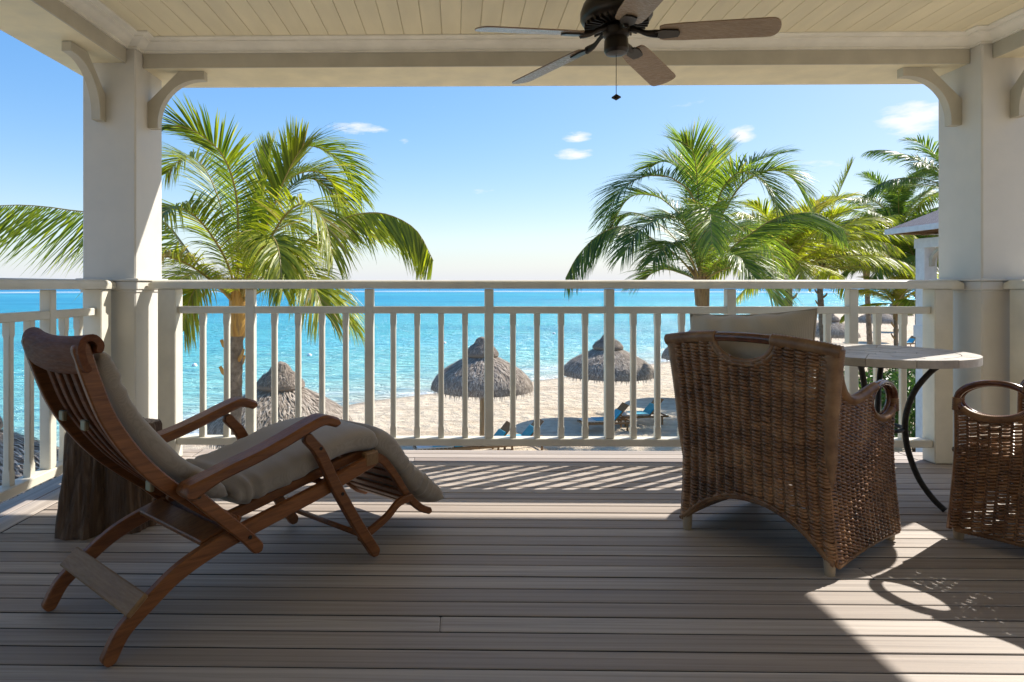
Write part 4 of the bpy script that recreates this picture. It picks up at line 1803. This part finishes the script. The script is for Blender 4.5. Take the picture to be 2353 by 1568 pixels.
# --- the full palm right of the middle
Y2 = 16.6
cr = at(1612, 648, Y2)
P2 = [
    dict(p=vpath([(1612, 648, 0), (1610, 570, -.1), (1604, 448, -.4), (1599, 385, -.7), (1590, 345, -1.0), (1568, 325, -1.3)], Y2), k=dict(tintbase=.3, droop=.25, spread=.75)),
    dict(p=vpath([(1606, 648, 0), (1561, 593, -.2), (1506, 554, -.4), (1459, 526, -.6), (1424, 520, -.8), (1373, 542, -.9), (1327, 589, -1.0), (1299, 640, -1.0)], Y2), k=dict(tintbase=.28, droop=.4, n_leaf=84, lean=-.55, spread=.7, leaf_len=1.0)),
    dict(p=vpath([(1610, 640, 0), (1590, 530, .2), (1530, 464, .5), (1490, 448, .8), (1451, 452, 1.0), (1420, 487, 1.2), (1405, 525, 1.3)], Y2), k=dict(tintbase=.36, droop=1.0)),
    dict(p=vpath([(1610, 640, 0), (1598, 470, -.5), (1553, 415, -.9), (1506, 404, -1.2), (1470, 410, -1.4), (1430, 435, -1.6), (1385, 500, -1.7)], Y2), k=dict(tintbase=.2, droop=.8)),
    dict(p=vpath([(1615, 640, 0), (1640, 540, .3), (1672, 455, .6), (1700, 400, .8), (1745, 368, 1.0), (1800, 352, 1.2)], Y2), k=dict(tintbase=.22, droop=.6)),
    dict(p=vpath([(1615, 640, 0), (1648, 520, -.3), (1698, 432, -.7), (1745, 400, -1.0), (1786, 393, -1.2), (1825, 415, -1.4), (1852, 462, -1.5)], Y2), k=dict(tintbase=.28, droop=.9)),
    dict(p=vpath([(1618, 648, 0), (1640, 618, -.2), (1678, 573, -.3), (1725, 538, -.5), (1772, 507, -.6), (1823, 492, -.8), (1880, 492, -.9), (1940, 530, -1.0)], Y2), k=dict(tintbase=.5, droop=.4, n_leaf=84, lean=-.55, spread=.7, leaf_len=1.0)),
    dict(p=vpath([(1614, 640, 0), (1619, 450, .3), (1630, 385, .6), (1648, 352, .9)], Y2), k=dict(tintbase=.4, droop=.4, spread=.7)),
    dict(p=vpath([(1616, 645, 0), (1650, 600, -.9), (1695, 590, -1.7), (1735, 640, -2.3)], Y2), k=dict(tintbase=.45, droop=1.4)),
    dict(p=vpath([(1608, 645, 0), (1580, 580, -.9), (1540, 560, -1.7), (1500, 600, -2.4)], Y2), k=dict(tintbase=.25, droop=1.3)),
    dict(p=vpath([(1612, 645, 0), (1618, 550, -.9), (1625, 480, -1.6), (1632, 500, -2.4), (1636, 560, -3.0)], Y2), k=dict(tintbase=.55, droop=1.2)),
    dict(p=vpath([(1612, 645, 0), (1590, 560, 1.0), (1560, 500, 1.8), (1520, 500, 2.5)], Y2), k=dict(tintbase=.2, droop=1.0)),
    dict(p=vpath([(1612, 645, 0), (1640, 570, 1.0), (1680, 520, 1.9), (1730, 530, 2.6)], Y2), k=dict(tintbase=.3, droop=1.1)),
    dict(p=vpath([(1612, 645, 0), (1575, 520, -.6), (1530, 500, -1.2), (1470, 530, -1.8), (1430, 590, -2.2)], Y2), k=dict(tintbase=.33, droop=1.1)),
    dict(p=vpath([(1612, 645, 0), (1560, 560, .6), (1500, 505, 1.1), (1440, 490, 1.5), (1390, 530, 1.8), (1350, 590, 2.0)], Y2), k=dict(tintbase=.35, droop=.8, lean=-.2)),
    dict(p=vpath([(1612, 645, 0), (1590, 480, .4), (1570, 400, .8), (1530, 372, 1.1), (1490, 385, 1.4)], Y2), k=dict(tintbase=.3, droop=.7)),
    dict(p=vpath([(1614, 645, 0), (1645, 480, -.4), (1670, 420, -.8), (1710, 395, -1.2), (1760, 425, -1.6), (1790, 480, -1.9)], Y2), k=dict(tintbase=.45, droop=.9)),
    dict(p=vpath([(1614, 648, 0), (1650, 625, -.6), (1700, 612, -1.1), (1755, 640, -1.5), (1790, 700, -1.8)], Y2), k=dict(tintbase=.55, droop=1.2)),
    dict(p=vpath([(1610, 648, 0), (1570, 630, .5), (1520, 620, .9), (1465, 650, 1.2)], Y2), k=dict(tintbase=.3, droop=1.0)),
    dict(p=vpath([(1614, 645, 0), (1650, 560, .4), (1700, 520, .8), (1760, 560, 1.1), (1800, 630, 1.3)], Y2), k=dict(tintbase=.5, droop=1.3)),
]
g = at(1620, 690, Y2)
palm('tall coconut palm right of the middle, rising behind the cushioned armchair', (g.x + .1, Y2, ground_z(g.x, Y2) - .1), cr, P2, .15, leaf='palm_leaf_cool', seed=2)

# --- palms further along the beach
def far_palm(label, u, v, Y, n, L, seed, tint, trunk_u=None, leaf='palm_leaf', extra=None, els=(84, 10), az0=0., r=.13, n_leaf=46, leaf_len=.85):
    c = at(u, v, Y)
    f = radial_fronds(c, n, L, seed, els, tint, leaf_len, n_leaf, az0=az0)
    if extra:
        f += [dict(p=vpath(e, Y), k=dict(tintbase=tint, droop=.6, n_leaf=n_leaf, leaf_len=leaf_len)) for e in extra]
    b = at(trunk_u or u, v, Y)
    palm(label, (b.x, Y, ground_z(b.x, Y) - .1), c, f, r, leaf, seed)


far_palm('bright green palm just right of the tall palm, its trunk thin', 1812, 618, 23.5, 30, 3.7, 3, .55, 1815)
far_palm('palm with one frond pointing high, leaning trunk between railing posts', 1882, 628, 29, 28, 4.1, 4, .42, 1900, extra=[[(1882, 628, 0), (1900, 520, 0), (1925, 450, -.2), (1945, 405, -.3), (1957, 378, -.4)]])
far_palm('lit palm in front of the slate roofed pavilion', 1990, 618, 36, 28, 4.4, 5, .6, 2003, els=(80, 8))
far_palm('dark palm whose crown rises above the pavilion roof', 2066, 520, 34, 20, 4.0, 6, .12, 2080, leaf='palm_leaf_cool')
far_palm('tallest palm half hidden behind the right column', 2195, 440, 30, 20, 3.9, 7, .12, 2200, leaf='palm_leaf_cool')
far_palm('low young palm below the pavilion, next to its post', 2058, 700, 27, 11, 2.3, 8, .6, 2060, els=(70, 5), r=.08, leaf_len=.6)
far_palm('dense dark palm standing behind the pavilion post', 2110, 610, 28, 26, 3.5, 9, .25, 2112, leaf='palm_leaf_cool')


# ================================================================== BEACH: umbrellas, loungers, buoys
def build_umbrella():
    t = bpy.data.objects.new('thatch_umbrella', None)
    t.empty_display_size = .2
    col.objects.link(t)
    rnd = random.Random(9)
    RR = 1.70

    def prof(q):      # q 0 at the cap, 1 at the eave
        K = [(0, .18, 2.95), (.25, .42, 2.74), (.45, .61, 2.57), (.65, .80, 2.37), (.80, .92, 2.19), (.91, .985, 2.01), (1.0, 1.01, 1.84), (1.05, 1.01, 1.80)]
        for (a, r0, z0), (b, r1, z1) in zip(K[:-1], K[1:]):
            if q <= b:
                f = (q - a) / (b - a)
                return (r0 + (r1 - r0) * f) * RR, z0 + (z1 - z0) * f
        return K[-1][1] * RR, K[-1][2]
    def layer(m, pf, n, q0, q1, seg, w, lift, tint0, tint1):
        for k in range(n):
            a = rnd.uniform(0, 2 * math.pi)
            s = math.sqrt(rnd.uniform(q0 * q0, q1 * q1)) if q0 >= 0 else rnd.random()
            l = rnd.uniform(.20, .42)
            tn = rnd.uniform(tint0, tint1)
            da = rnd.uniform(-.05, .05)
            vs = []
            for e in range(3):
                q = min(1.035, s + l * e / 2 * .42)
                r, z = pf(q)
                h = lift * (.3 + rnd.random()) * (1 if e else .3)
                aa = a + da * e
                d = Vector((-math.sin(aa), math.cos(aa), 0)) * w * (.5 if e < 2 else .2)
                p = Vector((r * math.cos(aa), r * math.sin(aa), z + h))
                vs += [p - d, p + d]
            m.add(vs, [(0, 1, 3, 2), (2, 3, 5, 4)], tn)
    m = MB()
    pts = [prof(i / 14) for i in range(15)]
    pts = pts + [(RR - .06, pts[-1][1] - .03), (RR - .30, pts[-1][1] + .32), (.20, 2.85)]
    m.lathe(pts, 48, caps=False, tint=.25)
    layer(m, prof, 3600, .02, .98, 0, .030, .035, .1, .95)
    for k in range(1100):      # ragged fringe of the eave
        a = rnd.uniform(0, 2 * math.pi)
        q0 = rnd.uniform(.90, 1.0)
        r, z = prof(q0)
        l = rnd.uniform(.05, .24)
        tv = Vector((-math.sin(a), math.cos(a), 0)) * rnd.uniform(.008, .02)
        o = Vector((math.cos(a), math.sin(a), 0))
        p = o * (r + .02) + Vector((0, 0, z + .01))
        e = p + o * rnd.uniform(-.03, .05) + Vector((0, 0, -l)) + tv * rnd.uniform(-2, 2)
        m.add([p - tv, p + tv, e], [(0, 1, 2)], rnd.uniform(.05, .9))
    put(m, 'thatch_roof', 'thatch', t, recalc=False, kind='stuff')
    m = MB()
    def cap(q):
        if q < .55:
            k = q / .55
            return .09 + .19 * k ** .9, 3.46 - .24 * k ** 1.5
        k = (q - .55) / .45
        return .28 + .28 * k ** .8, 3.22 - .26 * k ** 1.3
    cp = [cap(i / 12) for i in range(13)]
    m.lathe([(.01, 3.49)] + cp + [(.57, 2.90), (.52, 2.84), (.40, 2.84), (.20, 2.90)], 36, caps=False, tint=.2)
    layer(m, cap, 1100, .02, .95, 0, .022, .03, .0, .7)
    put(m, 'thatch_cap', 'thatch', t, recalc=False, kind='stuff')
    m = MB()
    m.tube([(.285 * math.cos(2 * math.pi * k / 30), .285 * math.sin(2 * math.pi * k / 30), 3.20) for k in range(30)], .03, 7, closed=True, tint=.05)
    put(m, 'cap_binding', 'thatch', t, 'all', recalc=False)
    put(MB().tube([(0, 0, -.3), (.01, 0, 1.4), (0, 0, 3.0)], [.085, .078, .07], 12), 'pole', 'pole_wood', t, 'all')
    for k in range(8):
        a = 2 * math.pi * k / 8
        r, z = prof(.94)
        put(MB().tube([(.06 * math.cos(a), .06 * math.sin(a), 2.78), (r * math.cos(a), r * math.sin(a), z - .10)], .022, 6), 'rafter', 'pole_wood', t, 'all')
    return t


umb_src = build_umbrella()
umbs = [
    ('thatched umbrella nearest the palm trunk, seen past the steamer chair arm', -4.15, 15.3),
    ('thatched umbrella left of the middle, shading blue covered loungers', .82, 21.4),
    ('thatched umbrella right of the middle, with loungers in its shade', 5.85, 25.4),
    ('thatched umbrella mostly hidden behind the back of the wicker armchair', 11.3, 30.6),
    ('grey thatch roof below the left railing, at the edge of the picture', -7.0, 8.9),
    ('far thatched umbrella seen just right of the striped cushion', 25.5, 45),
    ('second far thatched umbrella, close beside a leaning palm trunk', 39.5, 62),
    ('farthest small thatched umbrella on the sand by the pavilion', 50.5, 76),
]
for i, (lab, x, y) in enumerate(umbs):
    o = umb_src if i == 0 else copy_tree(umb_src)
    o.location = (x, y, ground_z(x, y))
    o.rotation_euler.z = .7 * i
    tag(o, lab, 'umbrella', 'thatched beach umbrellas')
    if i == 4:
        o.location.z = -4.05
        o.scale = (1.1, 1.1, 1.05)
    if i > 0:
        k = random.Random(i).uniform(.96, 1.04)
        o.scale = (o.scale.x * k, o.scale.y * k, o.scale.z / k)


def build_lounger(tilt=48):
    t = bpy.data.objects.new('beach_lounger', None)
    t.empty_display_size = .2
    col.objects.link(t)
    m = MB()
    for y in (-.32, .28):
        m.box((-.95, y, .26), (.95, y + .04, .33), .005)
    m.box((-.95, -.28, .27), (-.90, .28, .32), .004)
    m.box((.90, -.28, .27), (.95, .28, .32), .004)
    put(m, 'frame', 'teak_pale', t)
    for x in (-.75, .7):
        for y in (-.30, .30):
            put(MB().box((x - .03, y - .025, -.06), (x + .03, y + .025, .262), .004), 'leg', 'teak_pale', t)
    for k in range(9):
        x = -.86 + k * .125
        put(MB().box((x, -.278, .325), (x + .09, .278, .345), .003), 'slat', 'teak_pale', t)
    M = Matrix.Translation((.22, 0, .345)) @ Matrix.Rotation(R(-tilt), 4, 'Y')
    put(MB().box((0, -.29, -.03), (.80, .29, 0.0), .005, M), 'backrest', 'teak_pale', t)
    if tilt > 10:
        put(MB().box((.35, -.02, -.34), (.39, .02, -.03), .004, M), 'prop', 'teak_pale', t)
    a = MB().box((.01, -.26, .005), (.46, .26, .055), .02, M)
    put(a, 'back_pad', 'fabric_blue', t)
    put(MB().box((-.90, -.28, .348), (.20, .28, .40), .02), 'seat_pad', 'fabric_pale', t)
    put(MB().box((-.45, -.30, .402), (.18, .30, .415), .005), 'towel', 'fabric_blue', t)
    return t


lg = build_lounger()
lg_flat = build_lounger(2)
lspots = [
    ('beach lounger with raised back, right of the nearer umbrella pole', 1.95, 20.9, 14),
    ('beach lounger with blue towel, at the foot of the umbrella pole', .95, 20.3, 18),
    ('beach lounger in shade, left of the pair under the right umbrella', 5.35, 23.6, 8),
    ('beach lounger further back of the pair under the right umbrella', 6.9, 24.6, 10),
    ('flat blue covered beach lounger showing below the bottom rail', -.35, 19.9, 14),
    ('far beach lounger on the sand beside the pavilion', 33.2, 50, 15),
    ('second far beach lounger, behind the first by the pavilion', 38.2, 56, 15),
]
for i, (lab, x, y, a) in enumerate(lspots):
    o = lg if i == 0 else lg_flat if i == 4 else copy_tree(lg)
    o.location = (x, y, ground_z(x, y) + .02)
    o.rotation_euler.z = R(a)
    tag(o, lab, 'lounger', 'sun loungers on the beach')

bm = MB().lathe([(.02, -.12), (.12, -.10), (.19, -.02), (.20, .06), (.15, .16), (.05, .22), (.02, .23)], 14)
bme2 = bm.mesh('buoy', 'all')
bme2.materials.append(MATS['buoy_white'])
for lab, u, v in (('white float on the water, leftmost of the line', 447, 843), ('white float on the water, second of the line from the left', 711, 819), ('white float on the water, third of the line from the left', 1021, 790), ('white float on the water, rightmost of the line', 1273, 768)):
    Y = (EYE - SEA_Z) * FPX / (v - V0)
    p = at(u, v, Y)
    o = link('buoy', bme2, None, (p.x, p.y, SEA_Z))
    tag(o, lab, 'buoy', 'swimming line floats')


# ================================================================== NEIGHBOUR PAVILION
def build_pavilion():
    x0, y1 = 12.45, 17.95
    t = thing('pavilion', 'white two storey beach pavilion with slate roof, beyond the right column', 'building', (x0, y1, -4.2), world=True)
    x1, y0 = 18.5, 11.0
    for (x, y) in ((x0, y1 - .35), (x0, y1 - 3.4), (x0, y0), (x1, y1 - .35)):
        c = put(MB().box((x, y, -4.4), (x + .34, y + .34, 2.10), .01), 'column', 'paint_pavilion', t)
        put(MB().box((x - .03, y - .03, 1.0), (x + .37, y + .37, 1.1), .008), 'collar', 'paint_pavilion', c, top=t)
    for z0, z1, e in ((2.08, 2.34, .02), (-.32, 0.0, .03)):
        put(MB().box((x0 - e, y0, z0), (x0 + .34 + e, y1 + e, z1), .008), 'beam', 'paint_pavilion', t)
        put(MB().box((x0 + .35 + e, y1 - .35 - e, z0 + .003), (x1, y1 + e - .003, z1 - .003), .008), 'beam', 'paint_pavilion', t)
    put(MB().box((x0 + .1, y0, -.02), (x1, y1 - .1, .01), .004), 'floor', 'deck_wood', t)
    put(MB().box((x0 + 3.2, y0, -4.3), (x1, y1 - 2.2, 2.3), .01), 'wall', 'paint_pavilion', t)
    # brackets under both beams
    P = bracket_profile()
    for zz in (2.078, -.322):
        put(MB().prism(P, lambda a, b, d: (d, y1 - .352 - a * 1.4, zz + b * 1.4), x0 + .12, x0 + .22), 'bracket', 'paint_taupe', t)
        put(MB().prism(P, lambda a, b, d: (x0 + .342 + a * 1.4, d, zz + b * 1.4), y1 - .22, y1 - .12), 'bracket', 'paint_taupe', t)
    # hipped roof with fascia and rafter tails
    e = .48
    a0, b1, a1, b0 = x0 - e, y1 + e, x1 + 1, y0 - 1
    ze, zr = 2.62, 4.6
    vs = [(a0, b0, ze), (a1, b0, ze), (a1, b1, ze), (a0, b1, ze), (a0 + 3.5, b0 + 3, zr), (a0 + 3.5, b1 - 3.6, zr)]
    m = MB().add(vs, [(0, 3, 5, 4), (3, 2, 5), (2, 1, 4, 5), (1, 0, 4)])
    m.add([(a0, b0, ze - .01), (a1, b0, ze - .01), (a1, b1, ze - .01), (a0, b1, ze - .01)], [(0, 1, 2, 3)])
    rf = put(m, 'roof', 'roof_slate', t)
    put(MB().box((a0 - .02, b0, ze - .13), (a0 + .02, b1 + .02, ze + .015), .004), 'fascia', 'paint_pavilion', rf, top=t)
    put(MB().box((a0 + .022, b1 - .02, ze - .13), (a1, b1 + .02, ze + .015), .004), 'fascia', 'paint_pavilion', rf, top=t)
    for k in range(12):
        y = b1 - .3 - k * .5
        put(MB().box((a0 + .025, y - .04, ze - .15), (x0 + .3, y + .04, ze - .02), .004), 'rafter', 'teak_pale', rf, top=t)
    for k in range(9):
        x = x0 + .5 + k * .5
        put(MB().box((x - .04, y1 - .2, ze - .15), (x + .04, b1 - .025, ze - .02), .004), 'rafter', 'teak_pale', rf, top=t)
    # balcony railing
    put(MB().box((x0 + .13, y0 + .3, 1.0), (x0 + .21, y1 - .36, 1.06), .005), 'top_rail', 'paint_pavilion', t)
    put(MB().box((x0 + .14, y0 + .3, .10), (x0 + .20, y1 - .36, .15), .005), 'bottom_rail', 'paint_pavilion', t)
    for k in range(22):
        y = y1 - .5 - k * .15
        put(MB().box((x0 + .15, y - .018, .15), (x0 + .19, y + .018, 1.0), .003), 'baluster', 'paint_pavilion', t)


build_pavilion()


# ================================================================== SHRUBS below the right railing
def shrub(label, x, y, r, h, seed, n=900):
    rnd = random.Random(seed)
    z = ground_z(x, y)
    t = thing('shrub', label, 'shrub', (x, y, z), 0, 'garden shrubs below the veranda')
    m = MB()
    lob = [(Vector((rnd.uniform(-.5, .5) * r, rnd.uniform(-.5, .5) * r, h * rnd.uniform(.35, .8))), r * rnd.uniform(.35, .6)) for _ in range(9)]
    for k in range(n):
        c, rr = rnd.choice(lob)
        d = Vector((rnd.gauss(0, 1), rnd.gauss(0, 1), rnd.gauss(0, 1))).normalized()
        p = c + d * rr * rnd.uniform(.55, 1.05)
        if p.z < .05:
            continue
        ax = (d + Vector((rnd.gauss(0, .5), rnd.gauss(0, .5), rnd.gauss(.2, .5)))).normalized()
        s = ax.orthogonal().normalized()
        s = Matrix.Rotation(rnd.uniform(0, 6.28), 3, ax) @ s
        l, w = rnd.uniform(.12, .24), rnd.uniform(.03, .06)
        m.add([p, p + ax * l * .5 + s * w, p + ax * l - Vector((0, 0, .03)), p + ax * l * .5 - s * w], [(0, 1, 2, 3)], min(1, max(0, rnd.gauss(.45, .25))))
    put(m, 'foliage', 'shrub_leaf', t, recalc=False)
    st = MB()
    for k in range(6):
        a = k * 1.05
        st.tube([(0, 0, -.1), (.15 * r * math.cos(a), .15 * r * math.sin(a), h * .3), (.5 * r * math.cos(a), .5 * r * math.sin(a), h * .65)], [.03, .022, .01], 5)
    put(st, 'stems', 'dark_timber', t, 'all', recalc=False)


for i, (lab, x, y, r, h) in enumerate([
        ('leafy green shrub seen below the table, between its iron legs', 12.3, 20.2, 1.2, 2.5),
        ('dark green shrub at the foot of the pavilion corner post', 13.6, 19.6, 1.3, 2.9),
        ('low bright shrub on the sand left of the other shrubs', 11.2, 21.4, 1.0, 1.7),
        ('bushy shrub behind the pavilion corner, farthest of the shrubs', 14.6, 21.6, 1.4, 2.6)]):
    shrub(lab, x, y, r, h, 30 + i, 1500)
